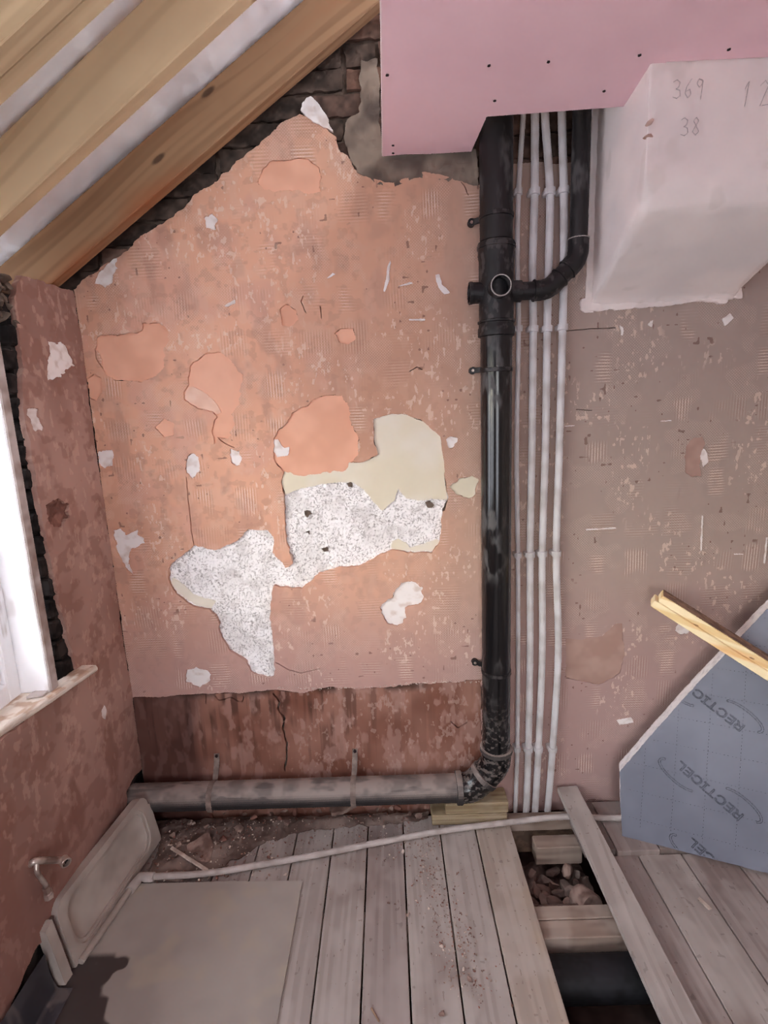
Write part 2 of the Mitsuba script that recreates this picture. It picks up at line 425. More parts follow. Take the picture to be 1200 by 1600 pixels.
def boxing_colour(p, n, uv):
    c = mix(C(228, 217, 213), C(216, 207, 205), smoothstep(0.35, 0.7, fbm(p.x * 5, p.y * 5, p.z * 5)))
    return mix(c, C(200, 190, 184), smoothstep(0.62, 0.75, fbm(p.x * 14, p.y * 14 + 4, p.z * 9)) * 0.4)
material('m_boxing', boxing_colour, 0.8, grit(0.006, 14, 0.0008, 120), spec=0.25)
material('m_pencil', (158, 150, 150), 0.8)
material('m_ink', (58, 62, 74), 0.7)
material('m_dark_screw', (38, 30, 32), 0.6)
def pipe_colour(p, n, uv):
    d = smoothstep(0.5, 0.75, fbm(p.x * 40, p.y * 40, p.z * 14)) * smoothstep(0.4, 0.62, fbm(p.x * 6, p.y * 6, p.z * 3.3, ))
    c = mix(C(17, 17, 19), C(82, 80, 80), d * 0.7)
    dirt = (1 - smoothstep(0.35, 0.7, p.z + 0.1 * noise(p.x * 30, p.y * 30, p.z * 20)))
    return mix(c, C(120, 112, 108), dirt * smoothstep(0.5, 0.68, fbm(p.x * 75, p.y * 75, p.z * 75)) * 0.55)
def pipe_rough(p, n, uv):
    d = smoothstep(0.5, 0.75, fbm(p.x * 40, p.y * 40, p.z * 14)) * smoothstep(0.4, 0.62, fbm(p.x * 6, p.y * 6, p.z * 3.3))
    hi = smoothstep(1.84, 1.98, p.z)
    return 0.16 + 0.5 * d + 0.3 * hi
material('m_black_pipe', pipe_colour, pipe_rough, None, spec=0.5)
def scuffed(p, n, uv):
    d = smoothstep(0.52, 0.7, fbm(p.x * 55, p.y * 55, p.z * 30))
    return mix(C(20, 19, 21), C(70, 66, 66), d * 0.6)
material('m_black_fitting', scuffed, 0.45, grit(0.001, 90), spec=0.4)
material('m_black_rim', (150, 146, 144), 0.5)
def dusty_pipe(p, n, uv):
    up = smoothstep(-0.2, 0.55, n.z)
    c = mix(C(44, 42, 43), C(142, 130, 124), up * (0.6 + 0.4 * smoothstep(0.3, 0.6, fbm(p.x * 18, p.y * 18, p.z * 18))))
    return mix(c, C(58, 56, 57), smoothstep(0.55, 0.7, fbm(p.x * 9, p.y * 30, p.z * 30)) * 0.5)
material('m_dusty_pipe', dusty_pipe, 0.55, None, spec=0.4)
material('m_grey_pipe', simple((204, 203, 206), (182, 178, 178), 12), 0.45, None, spec=0.4)
material('m_floor_pipe', simple((186, 178, 174), (160, 150, 145), 20), 0.55, None, spec=0.35)
def white_paint(p, n, uv):
    c = C(236, 236, 238)
    return mix(c, C(176, 164, 156), smoothstep(0.6, 0.72, fbm(p.x * 12, p.y * 30, p.z * 6)) * 0.6)
material('m_white_paint', white_paint, 0.45, grit(0.001, 40), spec=0.4)
material('m_primer', simple((186, 176, 172), (140, 122, 114), 14, 0.4, 0.7), 0.7, grit(0.001, 60))
def sill_colour(p, n, uv):
    c = mix(C(226, 216, 204), C(196, 184, 172), smoothstep(0.3, 0.7, fbm(p.x * 30, p.y * 8, p.z * 30)))
    return mix(c, C(178, 148, 124), smoothstep(0.45, 0.65, fbm(p.x * 26, p.y * 26, 3.0)) * smoothstep(0.3, 0.8, n.z) * 0.8)
material('m_sill', sill_colour, 0.6, grit(0.002, 50))
scene['m_glass'] = {'type': 'thindielectric', 'int_ior': 1.5}
def sheet_colour(p, n, uv):
    c = mix(C(164, 156, 149), C(152, 144, 138), smoothstep(0.3, 0.7, fbm(p.x * 6, p.y * 6, 1.0)))
    c = mix(c, C(172, 161, 144), smoothstep(0.55, 0.75, fbm(p.x * 9 + 3, p.y * 9, 4.0)) * 0.5)
    return mix(c, C(58, 50, 50), wet(p) * 0.92)
def wet(p):
    edge = -0.955 + 0.62 * dr.maximum(-p.y - 0.62, 0.0) + 0.07 * (noise(p.x * 30, p.y * 30, 2.0) - 0.5) + 0.09 * (noise(p.x * 9, p.y * 13, 5.0) - 0.4)
    return (1 - smoothstep(edge - 0.008, edge + 0.012, p.x)) * (1 - smoothstep(-0.61, -0.585, p.y))
material('m_sheet', sheet_colour, lambda p, n, uv: 0.75 - 0.45 * wet(p), grit(0.0008, 70), spec=0.3)
def lino(p, n, uv):
    c = mix(C(50, 50, 56), C(78, 76, 82), smoothstep(0.35, 0.7, fbm(p.x * 14, p.y * 5, 2.0)))
    return mix(c, C(118, 108, 104), smoothstep(0.6, 0.75, fbm(p.x * 20, p.y * 20, 5.0)) * 0.5)
material('m_lino', lino, 0.32, grit(0.002, 20), spec=0.5)
material('m_tray', simple((178, 168, 160), (156, 145, 138), 9), 0.6, grit(0.001, 60))
material('m_tray_dirty', simple((120, 104, 98), (92, 76, 72), 18), 0.8, grit(0.003, 60))
material('m_metal', simple((200, 188, 180), (150, 130, 122), 30), 0.35, None, metallic=0.7)
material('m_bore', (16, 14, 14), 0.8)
material('m_strap', simple((142, 128, 120), (110, 96, 90), 30), 0.7)
material('m_foil', simple((122, 126, 140), (110, 114, 128), 5), 0.5, grit(0.001, 35), spec=0.4, metallic=0.15)
material('m_foam', simple((236, 236, 236), (214, 214, 216), 60, 0.45, 0.75), 0.9, grit(0.006, 120))
material('m_rubble', simple((164, 142, 132), (116, 94, 86), 26), 0.95, grit(0.006, 80), spec=0.1)
material('m_rubble_pale', simple((204, 190, 180), (170, 154, 144), 26), 0.95, grit(0.004, 80), spec=0.1)
material('m_rubble_red', simple((150, 110, 98), (104, 74, 66), 26), 0.95, grit(0.006, 80), spec=0.1)
material('m_dirt', simple((140, 123, 115), (92, 76, 70), 18), 0.98, grit(0.014, 60, 0.004, 160), spec=0.05)
material('m_void', simple((104, 86, 80), (62, 50, 47), 14), 0.98, grit(0.02, 40), spec=0.05)
material('m_iron', simple((30, 30, 34), (16, 16, 18), 20), 0.6, grit(0.002, 60))
material('m_room', (206, 196, 186), 0.9)

# ------------------------------------------------------------------ the setting: back wall
outline = [(-1.109,2.167),(-1.074,2.2),(-1.012,2.23),(-0.974,2.256),(-0.932,2.276),(-0.901,2.289),(-0.85,2.329),(-0.789,2.364),(-0.737,2.387),(-0.669,2.432),(-0.643,2.459),(-0.6,2.484),(-0.549,2.506),(-0.501,2.546),(-0.442,2.587),(-0.383,2.628),(-0.325,2.669),(-0.28,2.694),(-0.251,2.701),(-0.222,2.688),(-0.173,2.664),(-0.138,2.63),(-0.127,2.59),(-0.085,2.553),(-0.061,2.516),(-0.021,2.502),(0.026,2.48),(0.075,2.474),(0.115,2.493),(0.16,2.503),(0.226,2.496),(0.274,2.474),(0.347,2.455),(0.413,2.464),(0.468,2.518),(0.578,2.52),(0.627,2.51),(0.699,2.521),(0.743,2.507)] + [(0.78, 2.44), (1.24, 2.44), (1.27, 2.56), (2.2, 2.56), (2.2, -0.03), (0.352, -0.03)]
lower_top = [(0.353,0.599),(0.215,0.592),(0.083,0.592),(-0.05,0.58),(-0.156,0.578),(-0.274,0.591),(-0.396,0.567),(-0.501,0.585),(-0.634,0.579),(-0.794,0.579),(-0.955,0.574),(-1.103,0.574)]
skim_zone = jag(outline + lower_top + [(-1.102, 0.582), (-1.102, 2.1)], 0.006, 0.008, 1, 40).intersection(sbox(-1.1, -0.03, 2.2, 2.9))
terr_a = [(-0.416,2.496),(-0.395,2.536),(-0.356,2.56),(-0.296,2.565),(-0.234,2.567),(-0.198,2.538),(-0.187,2.507),(-0.197,2.457),(-0.231,2.452),(-0.281,2.469),(-0.335,2.463),(-0.385,2.473)]
terr_b = [(-1.042,2.008),(-0.937,2.017),(-0.873,2.023),(-0.867,2.05),(-0.811,2.05),(-0.783,2.029),(-0.781,1.991),(-0.799,1.953),(-0.806,1.894),(-0.844,1.862),(-0.893,1.845),(-0.995,1.852),(-1.027,1.88),(-1.039,1.927),(-1.049,1.972)]
terr_c = [(-0.712,1.891),(-0.686,1.912),(-0.648,1.938),(-0.589,1.936),(-0.568,1.914),(-0.547,1.884),(-0.522,1.851),(-0.534,1.791),(-0.548,1.745),(-0.573,1.713),(-0.571,1.676),(-0.596,1.619),(-0.636,1.633),(-0.656,1.607),(-0.657,1.662),(-0.633,1.709),(-0.644,1.726),(-0.691,1.735),(-0.727,1.753),(-0.753,1.777),(-0.732,1.823),(-0.725,1.859)]
terr_d = [(-0.354,1.709),(-0.291,1.73),(-0.275,1.753),(-0.221,1.765),(-0.159,1.765),(-0.138,1.724),(-0.131,1.667),(-0.101,1.599),(-0.111,1.544),(-0.139,1.514),(-0.16,1.485),(-0.333,1.468),(-0.404,1.495),(-0.428,1.535),(-0.429,1.613),(-0.41,1.645),(-0.367,1.672)]
cream = [(-0.392,1.5),(-0.339,1.515),(-0.248,1.53),(-0.189,1.533),(-0.139,1.514),(-0.088,1.514),(-0.035,1.541),(-0.046,1.588),(-0.047,1.676),(0.021,1.69),(0.076,1.688),(0.142,1.657),(0.204,1.599),(0.212,1.544),(0.218,1.451),(0.229,1.359),(0.22,1.309),(-0.119,1.322),(-0.402,1.371),(-0.41,1.449)]
cream_front = [(-0.392,1.5),(-0.339,1.515),(-0.248,1.53),(-0.189,1.533),(-0.139,1.514),(-0.088,1.514),(-0.035,1.541),(-0.046,1.588),(-0.047,1.676),(0.021,1.69),(0.076,1.688),(0.142,1.657),(0.204,1.599),(0.212,1.544),(0.218,1.451),(0.229,1.356),(0.169,1.361),(0.135,1.355),(0.066,1.365),(0.038,1.406),(0.026,1.364),(-0.027,1.321),(-0.061,1.357),(-0.093,1.406),(-0.138,1.438),(-0.195,1.44),(-0.264,1.433),(-0.334,1.421),(-0.399,1.398),(-0.41,1.449)]
rough_big = [(-0.399,1.408),(-0.31,1.442),(-0.137,1.46),(-0.016,1.418),(0.082,1.414),(0.227,1.384),(0.229,1.359),(0.208,1.312),(0.198,1.195),(0.165,1.147),(0.071,1.15),(0.002,1.166),(-0.06,1.137),(-0.132,1.103),(-0.214,1.101),(-0.286,1.078),(-0.362,1.019),(-0.422,1.027),(-0.475,1.037),(-0.497,0.898),(-0.491,0.781),(-0.499,0.643),(-0.536,0.641),(-0.597,0.667),(-0.611,0.721),(-0.673,0.763),(-0.703,0.828),(-0.709,0.906),(-0.736,0.945),(-0.799,0.961),(-0.865,1.015),(-0.891,1.078),(-0.876,1.138),(-0.824,1.172),(-0.771,1.215),(-0.693,1.191),(-0.62,1.214),(-0.554,1.27),(-0.475,1.262),(-0.453,1.22),(-0.465,1.171),(-0.416,1.109),(-0.39,1.127),(-0.408,1.218),(-0.408,1.313)]
white_a = [(-0.056,0.927),(-0.006,0.968),(0.037,1.028),(0.078,1.037),(0.12,1.001),(0.119,0.939),(0.046,0.923),(0.053,0.876),(0.013,0.847),(-0.028,0.86)]
cream_b = [(0.229,1.411),(0.269,1.431),(0.321,1.447),(0.347,1.428),(0.337,1.367),(0.312,1.355),(0.251,1.388)]
white_b = [(-0.763,1.558),(-0.74,1.572),(-0.712,1.556),(-0.718,1.5),(-0.755,1.479),(-0.768,1.514)]
white_c = [(-0.604,1.564),(-0.585,1.583),(-0.554,1.574),(-0.556,1.528),(-0.584,1.515)]
terr_e = [(-0.871,1.676),(-0.831,1.707),(-0.795,1.689),(-0.8,1.644),(-0.839,1.639)]
white_d = [(-1.098,1.596),(-1.041,1.601),(-1.043,1.538),(-1.076,1.527),(-1.099,1.555)]
white_e = [(-1.077,1.288),(-1.051,1.293),(-1.027,1.269),(-0.987,1.282),(-0.961,1.232),(-1.022,1.206),(-1.037,1.152),(-1.03,1.091),(-1.062,1.153),(-1.075,1.193),(-1.078,1.242)]
white_f = [(-1.021,2.198),(-0.986,2.25),(-0.937,2.276),(-0.938,2.238),(-0.968,2.185),(-0.996,2.18)]
white_g = [(-0.601,2.392),(-0.577,2.405),(-0.559,2.38),(-0.573,2.353),(-0.6,2.361)]
terr_f = [(-1.098,1.863),(-1.072,1.88),(-1.045,1.865),(-1.048,1.814),(-1.077,1.781),(-1.104,1.793)]
terr_g = [(-0.366,2.08),(-0.34,2.095),(-0.307,2.071),(-0.3,2.038),(-0.334,2.015),(-0.364,2.023)]
terr_h = [(-0.173,1.988),(-0.151,2.003),(-0.104,2.001),(-0.097,1.963),(-0.124,1.946),(-0.158,1.954)]
white_h = [(-0.863,0.68),(-0.821,0.701),(-0.771,0.682),(-0.761,0.642),(-0.813,0.606),(-0.864,0.628)]
brown_a = [(1.131,1.526),(1.153,1.554),(1.189,1.56),(1.207,1.535),(1.193,1.505),(1.189,1.451),(1.2,1.407),(1.156,1.409),(1.133,1.429),(1.129,1.488)]
pink_a = [(0.696,0.766),(0.751,0.758),(0.844,0.771),(0.896,0.824),(0.921,0.823),(0.94,0.689),(0.923,0.602),(0.844,0.557),(0.743,0.581),(0.701,0.591)]
white_i = [(0.225,1.594),(0.247,1.6),(0.271,1.592),(0.261,1.554),(0.232,1.55)]
white_m = [(1.142,0.784),(1.151,0.811),(1.174,0.813),(1.206,0.796),(1.198,0.768),(1.162,0.761)]
white_k = [(-0.434,1.61),(-0.41,1.614),(-0.391,1.58),(-0.369,1.581),(-0.376,1.55),(-0.415,1.547),(-0.43,1.569)]
white_l = [(1.187,1.517),(1.214,1.504),(1.227,1.462),(1.207,1.443),(1.188,1.473)]
dull_a = [(1.208,0.308),(1.217,0.337),(1.234,0.319),(1.23,0.292)]
hole_a = [(0.315,0.505),(0.353,0.576),(0.363,0.465),(0.32,0.461)]

holes = []
def patch(name, pts, depth, mat, label=None, amp=0.006, cell=0.02, relief=0.0005, freq=30, seed=0, cut=None, lift=0.0):
    shape = jag(pts, amp, 0.006, seed + len(holes))
    holes.append(cut if cut is not None else shape)
    put('wall_back__' + name, slab(jag(list(shape.buffer(-0.0004).exterior.coords)[:-1], 0.0022, 0.005, seed + 11, 70), rough(-depth + lift, relief, freq, 3, seed), -depth - 0.004, on_back, cell), mat, 30, label)

patch('white_rubble_patch', rough_big, 0.014, 'm_speckled', 'large bare patch of blotchy white rough plaster', 0.004, 0.004, 0.0028, 90, 3)
# cream lies over the rough patch: its own thin coat, with the cream area itself cut out of the skim
holes.append(jag(cream, 0.003, 0.006, 77))
put('wall_back__cream_patch', slab(jag(cream_front, 0.003, 0.006, 78).buffer(-0.0006), rough(-0.0075, 0.0006, 12), -0.021, on_back, 0.02), 'm_cream', 30, 'smooth cream distemper patch above the white rubble patch')
for i, pit in enumerate(([(-0.332,1.33),(-0.315,1.337),(-0.303,1.319),(-0.324,1.307)], [(0.139,1.347),(0.157,1.356),(0.174,1.341),(0.169,1.323),(0.149,1.327)], [(-0.16,1.434),(-0.143,1.44),(-0.136,1.423),(-0.154,1.419)], [(-0.27,1.179),(-0.252,1.184),(-0.245,1.168),(-0.263,1.166)], [(-0.328,1.249),(-0.315,1.251),(-0.314,1.235)])):
    put('wall_back__pit', slab(jag(pit, 0.003, 0.004, 90 + i, 120), rough(-0.0085, 0.002, 120), -0.016, on_back, 0.004), 'm_mortar', 30)
for cp in ([(0.002,1.169),(0.008,1.199),(0.031,1.206),(0.065,1.189),(0.074,1.166),(0.143,1.186),(0.183,1.2),(0.196,1.192),(0.165,1.152),(0.074,1.155)], [(-0.875,1.08),(-0.837,1.054),(-0.801,1.01),(-0.757,0.992),(-0.712,0.977),(-0.733,0.95),(-0.798,0.966),(-0.859,1.017),(-0.883,1.056)]):
    put('wall_back__cream_edge', slab(jag(cp, 0.0025, 0.006, 14), rough(-0.0095, 0.0006, 20), -0.018, on_back, 0.02), 'm_cream', 30, 'thin cream coat left at the edge of the rubble patch')
isl = [(-0.457,1.176),(-0.438,1.191),(-0.411,1.185),(-0.39,1.158),(-0.387,1.132),(-0.408,1.117),(-0.432,1.139)]
put('wall_back__plaster_island', slab(jag(isl, 0.004, 0.006, 15), rough(-0.002, 0.002, 40), -0.016, on_back, 0.006), 'm_terracotta_dull', 30)
flapc = [(-0.748,1.779),(-0.73,1.818),(-0.713,1.82),(-0.672,1.799),(-0.646,1.775),(-0.629,1.751),(-0.615,1.72),(-0.633,1.714),(-0.648,1.726),(-0.69,1.739),(-0.724,1.757)]
put('wall_back__pale_coat', slab(jag(flapc, 0.002, 0.006, 16), rough(-0.0032, 0.0006, 20), -0.008, on_back, 0.02), 'm_pale_coat', 30, 'paler half peeled coat')
patch('terracotta_patch', terr_a, 0.005, 'm_terracotta')
patch('terracotta_patch', terr_b, 0.0065, 'm_terracotta', 'flat orange patch near the left corner')
patch('terracotta_patch', terr_c, 0.0065, 'm_terracotta')
patch('terracotta_patch', terr_d, 0.0065, 'm_terracotta', 'orange patch joined to the top of the cream patch')
patch('white_patch', white_a, 0.006, 'm_white_patch')
patch('cream_chip', cream_b, 0.0055, 'm_cream')
for i, w in enumerate((white_b, white_c, white_d, white_e, white_f, white_g, white_h, white_i, white_l, white_m)):
    patch('white_chip', w, 0.005, 'm_white_patch', None, 0.007, 0.02, 0.001, 60, 20 + i)
for i, w in enumerate((terr_e, terr_f, terr_g, terr_h)):
    patch('terracotta_chip', w, 0.005, 'm_terracotta', None, 0.002, 0.02, 0.0012, 50, 40 + i)
patch('brown_chip', brown_a, 0.005, 'm_terracotta_dull', None, 0.003)
patch('pink_patch', pink_a, 0.0025, 'm_terracotta_dull', None, 0.003)
patch('dark_hole', hole_a, 0.012, 'm_grey_render', None, 0.004)
put('wall_back__white_chip', slab(jag(white_k, 0.002, 0.004, 5), -0.0025, -0.006, on_back, 0.02), 'm_white_patch', 30)

# cracks cut through the skim
for cr in ([(-0.771,1.485),(-0.774,1.373),(-0.775,1.271),(-0.771,1.212)], [(0.669,1.961),(0.75,1.965),(0.847,1.965)], [(-0.428,1.535),(-0.418,1.513),(-0.39,1.495)], [(-0.634,1.626),(-0.61,1.605),(-0.577,1.587)], [(0.292,2.469),(0.305,2.453),(0.318,2.426)], [(-0.273,2.059),(-0.288,2.103),(-0.278,2.12)],
           [(-0.333,1.468),(-0.355,1.431)], [(-1.027,1.88),(-1.055,1.934),(-1.054,1.968)], [(-0.491,0.708),(-0.441,0.675),(-0.389,0.656),(-0.309,0.673)], [(1.176,0.783),(1.156,0.811),(1.178,0.829)], [(0.712,1.679),(0.771,1.674)], [(-0.22,2.083),(-0.219,2.039)], [(0.095,1.842),(0.124,1.857),(0.143,1.845)]):
    holes.append(jag(list(LineString(cr).buffer(0.0016).exterior.coords)[:-1], 0.0012, 0.005, 61, 80))
skim = skim_zone.difference(unary_union(holes).buffer(0))
undul = rough(0.0, 0.0025, 3.0, 3, 9)
put('wall_back__plaster', slab(skim, undul, -0.0245, on_back, 0.014), 'm_plaster', 30, 'salmon pink plaster with comb marks')
lower_cracks = unary_union([jag(list(LineString(cr).buffer(w).exterior.coords)[:-1], 0.003, 0.005, 62, 60) for cr, w in (([(-0.508,0.565),(-0.489,0.527),(-0.5,0.498),(-0.473,0.456),(-0.485,0.403),(-0.472,0.327),(-0.49,0.206)], 0.004), ([(-0.756,0.566),(-0.739,0.548),(-0.69,0.558),(-0.644,0.533),(-0.636,0.562)], 0.002), ([(-0.79,0.573),(-0.794,0.533)], 0.002), ([(0.293,0.403),(0.255,0.38),(0.226,0.411)], 0.002))])
lower = Polygon(lower_top + [(-1.1, 0.583), (-1.1, -0.03), (0.353, -0.03)]).buffer(-0.0015)
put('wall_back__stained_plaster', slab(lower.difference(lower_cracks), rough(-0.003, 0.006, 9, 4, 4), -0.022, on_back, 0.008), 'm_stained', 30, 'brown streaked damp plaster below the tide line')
# ridges of old grout and smears of white adhesive still standing on the plaster
for a, w in (([(0.765,1.218),(0.879,1.219)], 0.0022), ([(1.031,1.623),(1.067,1.624)], 0.002), ([(1.211,1.254),(1.216,1.116)], 0.002), ([(0.67,1.619),(0.706,1.62)], 0.002), ([(0.101,2.022),(0.154,2.02)], 0.003), ([(1.347,1.097),(1.38,1.094)], 0.002), ([(1.469,1.157),(1.469,1.054)], 0.002)):
    put('wall_back__grout_line', slab(jag(list(LineString(a).buffer(w).exterior.coords)[:-1], 0.0012, 0.004, 8, 90), 0.004, -0.002, on_back, 0.02), 'm_white_patch', 30)
for a in ([(0.012,2.124),(0.029,2.209),(0.039,2.226),(0.032,2.155),(0.017,2.119)], [(0.195,2.17),(0.211,2.174),(0.219,2.137),(0.251,2.108),(0.228,2.104),(0.205,2.131)], [(-0.189,2.175),(-0.168,2.191),(-0.157,2.189),(-0.18,2.177)], [(0.962,1.972),(0.98,1.986),(0.977,1.96)], [(0.861,1.973),(0.873,1.964),(0.874,1.935),(0.867,1.938)], [(-0.567,2.097),(-0.525,2.117),(-0.524,2.106),(-0.555,2.092)], [(1.229,1.981),(1.255,1.997),(1.268,1.981),(1.24,1.954)], [(0.063,2.137),(0.105,2.152),(0.116,2.145)], [(0.917,0.393),(0.975,0.406),(0.989,0.382),(0.931,0.372)]):
    put('wall_back__adhesive_smear', slab(jag(a, 0.002, 0.005, 4, 60), rough(0.0032, 0.001, 60), -0.002, on_back, 0.02), 'm_white_patch', 30)
# ledge crumbs along the tide line
ledge = []
for i in range(150):
    x = nrg.uniform(-0.5, 0.36)
    zz = 0.590 + 0.006 * math.sin(x * 9) + nrg.normal() * 0.003
    ledge.append(place(rock(nrg.uniform(0.002, 0.0055), i, 0, 0.8), x, -0.001, zz, nrg.uniform(0, 6), 0.4))
put('wall_back__ledge_crumbs', cat_(ledge), 'm_rubble_pale', False, 'crumbling plaster edge', kind='stuff')

put('wall_back__mortar_bed', slab(sbox(-1.42, 1.94, 2.4, 3.06), rough(-0.029, 0.007, 18, 4, 6), -0.25, on_back, 0.02), 'm_mortar', 30, 'rough dark mortar between the bricks')
# masonry behind, and the bricks that show above the plaster
put('wall_back', cat_([box(-1.42, 2.4, 0.030, 0.25, -0.4, 1.95, 0.0), box(-1.1, 2.3, 0.0235, 0.03, -0.03, 1.95, 0.0)]), 'm_mortar', False, 'plastered brick back wall', kind='structure')
exposed = Polygon([(-1.2, 2.05), (-1.2, 2.4), (0.05, 3.04), (0.9, 3.04), (0.9, 2.38), (0.0, 2.3), (-0.4, 2.4)]).difference(skim_zone.buffer(-0.03))
variants = ['m_brick_a', 'm_brick_b', 'm_brick_c', 'm_brick_sooty']
for c in range(14):
    z0 = 2.02 + 0.075 * c
    x = -1.22 + (0.1125 if c % 2 else 0.0)
    while x < 0.85:
        L = 0.215 if (c % 4 != 3 or nrg.random() < 0.4) else 0.1025
        if exposed.intersects(sbox(x, z0, x + L, z0 + 0.065)) and exposed.intersection(sbox(x, z0, x + L, z0 + 0.065)).area > 0.002 and z0 + 0.065 < 3.05:
            jx, jz, sh_ = nrg.normal() * 0.004, nrg.normal() * 0.003, nrg.uniform(0.0, 0.006)
            b = slab(jag([(x + sh_, z0 + jz), (x + L - sh_ + jx, z0 + jz + nrg.normal() * 0.003), (x + L - sh_, z0 + 0.065 + jz), (x + jx, z0 + 0.065)], 0.005, 0.009, c * 31 + int(x * 100), 40), rough(-0.017 + 0.006 * nrg.random(), 0.006, 24, 3, c), -0.05, on_back, 0.012)
            left = x < -0.25
            put('wall_back__brick', b, variants[3 if (left and nrg.random() < 0.75) else int(nrg.integers(0, 4))], False)
        x += L + 0.011
smear = jag([(-0.11,2.629),(-0.078,2.69),(-0.047,2.696),(-0.04,2.849),(0.016,2.86),(0.019,2.724),(0.026,2.578),(0.118,2.572),(0.348,2.567),(0.354,2.455),(0.248,2.471),(0.148,2.491),(0.07,2.466),(0.022,2.472),(-0.061,2.508),(-0.092,2.557)], 0.008, 0.008, 6, 30)
put('wall_back__mortar_smear', slab(smear, rough(0.000, 0.010, 22, 4, 8), -0.02, on_back, 0.006), 'm_grey_render', 30, 'grey mortar smeared over the bricks by the ceiling')
flap = jag([(-0.25,2.712),(-0.227,2.742),(-0.204,2.752),(-0.184,2.727),(-0.159,2.685),(-0.137,2.642),(-0.173,2.657),(-0.222,2.684)], 0.004, 0.006, 2)
put('wall_back__plaster_scrap', slab(flap, rough(0.004, 0.006, 30, 3, 2), -0.01, on_back, 0.005), 'm_white_patch', 30, 'pale torn plaster scrap at the peak')
margin = jag([(0.732, 2.02), (0.762, 2.02), (0.762, 2.68), (0.738, 2.68)], 0.001, 0.01, 3)
put('wall_back__plaster_margin', slab(margin, 0.006, -0.01, on_back, 0.02), 'm_boxing', 30)

# ------------------------------------------------------------------ left wall with the window opening
WY0, WY1, WZ0, WZ1 = -0.36, -2.85, 0.845, 2.02
back_of = -1.42
put('wall_left', cat_([box(back_of, LX - 0.018, -3.8, 0.03, -0.4, WZ0, 0.0), box(-1.23, LX - 0.018, WY0, 0.03, WZ0, 2.09, 0.0), box(back_of, -1.23, WY0, 0.03, WZ0, 1.93, 0.0),
                       box(-1.23, LX - 0.018, -3.8, WY1, WZ0, 2.09, 0.0), box(back_of, -1.23, -3.8, WY1, WZ0, 1.93, 0.0), box(-1.23, LX - 0.018, WY1, WY0, WZ1, 2.09, 0.0)]), 'm_soot', False, 'plastered left wall with the window opening', kind='structure')
reveal = [(-0.335,2.071),(-0.336,1.979),(-0.342,1.894),(-0.356,1.826),(-0.37,1.75),(-0.371,1.672),(-0.373,1.594),(-0.371,1.483),(-0.368,1.369),(-0.363,1.261),(-0.357,1.15),(-0.35,1.069),(-0.336,0.983),(-0.33,0.922),(-0.32,0.87)]
upper = [(0.0, 0.845)] + [(0.0, 2.171)] + [(-0.042,2.166),(-0.167,2.161),(-0.283,2.155),(-0.312,2.119)] + reveal
lowedge = [(-3.7, 0.845), (-3.7, 0.06), (-1.0, 0.10), (-0.85, 0.12), (-0.72, 0.17), (-0.5, 0.16), (-0.3, 0.14), (-0.16, 0.15), (-0.137, 0.24), (-0.06, 0.255), (-0.01, 0.24), (0.0, 0.24)]
left_shape = jag(upper + [(-0.31, 0.846)] + lowedge, 0.005, 0.008, 8, 40).intersection(sbox(-3.7, -0.03, 0.0, 2.172))
lp_a = jag([(-0.186,1.969),(-0.12,1.982),(-0.079,1.935),(-0.06,1.904),(-0.131,1.881),(-0.151,1.86),(-0.23,1.847),(-0.232,1.865)], 0.010, 0.005, 4)
lp_b = jag([(-0.358,1.75),(-0.317,1.758),(-0.305,1.72),(-0.299,1.694),(-0.344,1.687),(-0.356,1.711)], 0.010, 0.005, 5)
lp_c = jag([(-0.342,1.447),(-0.298,1.461),(-0.233,1.439),(-0.237,1.395),(-0.274,1.365),(-0.346,1.377)], 0.012, 0.005, 6)
lp_d = jag([(-0.221,0.646),(-0.195,0.661),(-0.18,0.631),(-0.197,0.599),(-0.22,0.619)], 0.002, 0.005, 7)
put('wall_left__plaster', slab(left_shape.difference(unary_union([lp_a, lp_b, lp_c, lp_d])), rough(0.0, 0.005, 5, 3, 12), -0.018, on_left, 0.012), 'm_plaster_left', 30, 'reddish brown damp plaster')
put('wall_left__white_chip', slab(lp_a.buffer(0.003), rough(-0.003, 0.002, 50), -0.008, on_left, 0.01), 'm_white_patch', 30)
put('wall_left__white_chip', slab(lp_b.buffer(0.003), rough(-0.003, 0.002, 50), -0.008, on_left, 0.01), 'm_white_patch', 30)
put('wall_left__red_hollow', slab(lp_c.buffer(0.003), rough(-0.008, 0.007, 60), -0.016, on_left, 0.004), 'm_rubble_red', 30)
put('wall_left__white_chip', slab(lp_d.buffer(0.003), -0.003, -0.008, on_left, 0.01), 'm_white_patch', 30)
# sooty brick ends in the gap beside the window
for c in range(18):
    z0 = 0.86 + 0.072 * c
    if z0 > 2.08: break
    dep = nrg.uniform(-0.012, 0.012)
    put('wall_left__brick', box(-1.235, LX - 0.012 + dep * 0.4, -0.375 + dep - 0.004, -0.30, z0, z0 + 0.062, 0.006), 'm_soot', False)
stones = []
for i in range(26):
    stones.append(place(rock(nrg.uniform(0.012, 0.035), 300 + i, 1, 0.8), LX - 0.01 + nrg.uniform(-0.02, 0.012), nrg.uniform(-0.46, -0.325), nrg.uniform(2.0, 2.14), nrg.uniform(0, 6), 0.5))
put('wall_left__broken_masonry', cat_(stones), 'm_mortar', False, 'broken grey masonry above the window', kind='stuff')
# lintel and wall plate
put('trim_1', box(-1.20, -1.12, -3.7, -0.005, 2.09, 2.112, 0.004), 'm_oldwood', False, 'timber wall plate under the rafter feet', kind='structure')

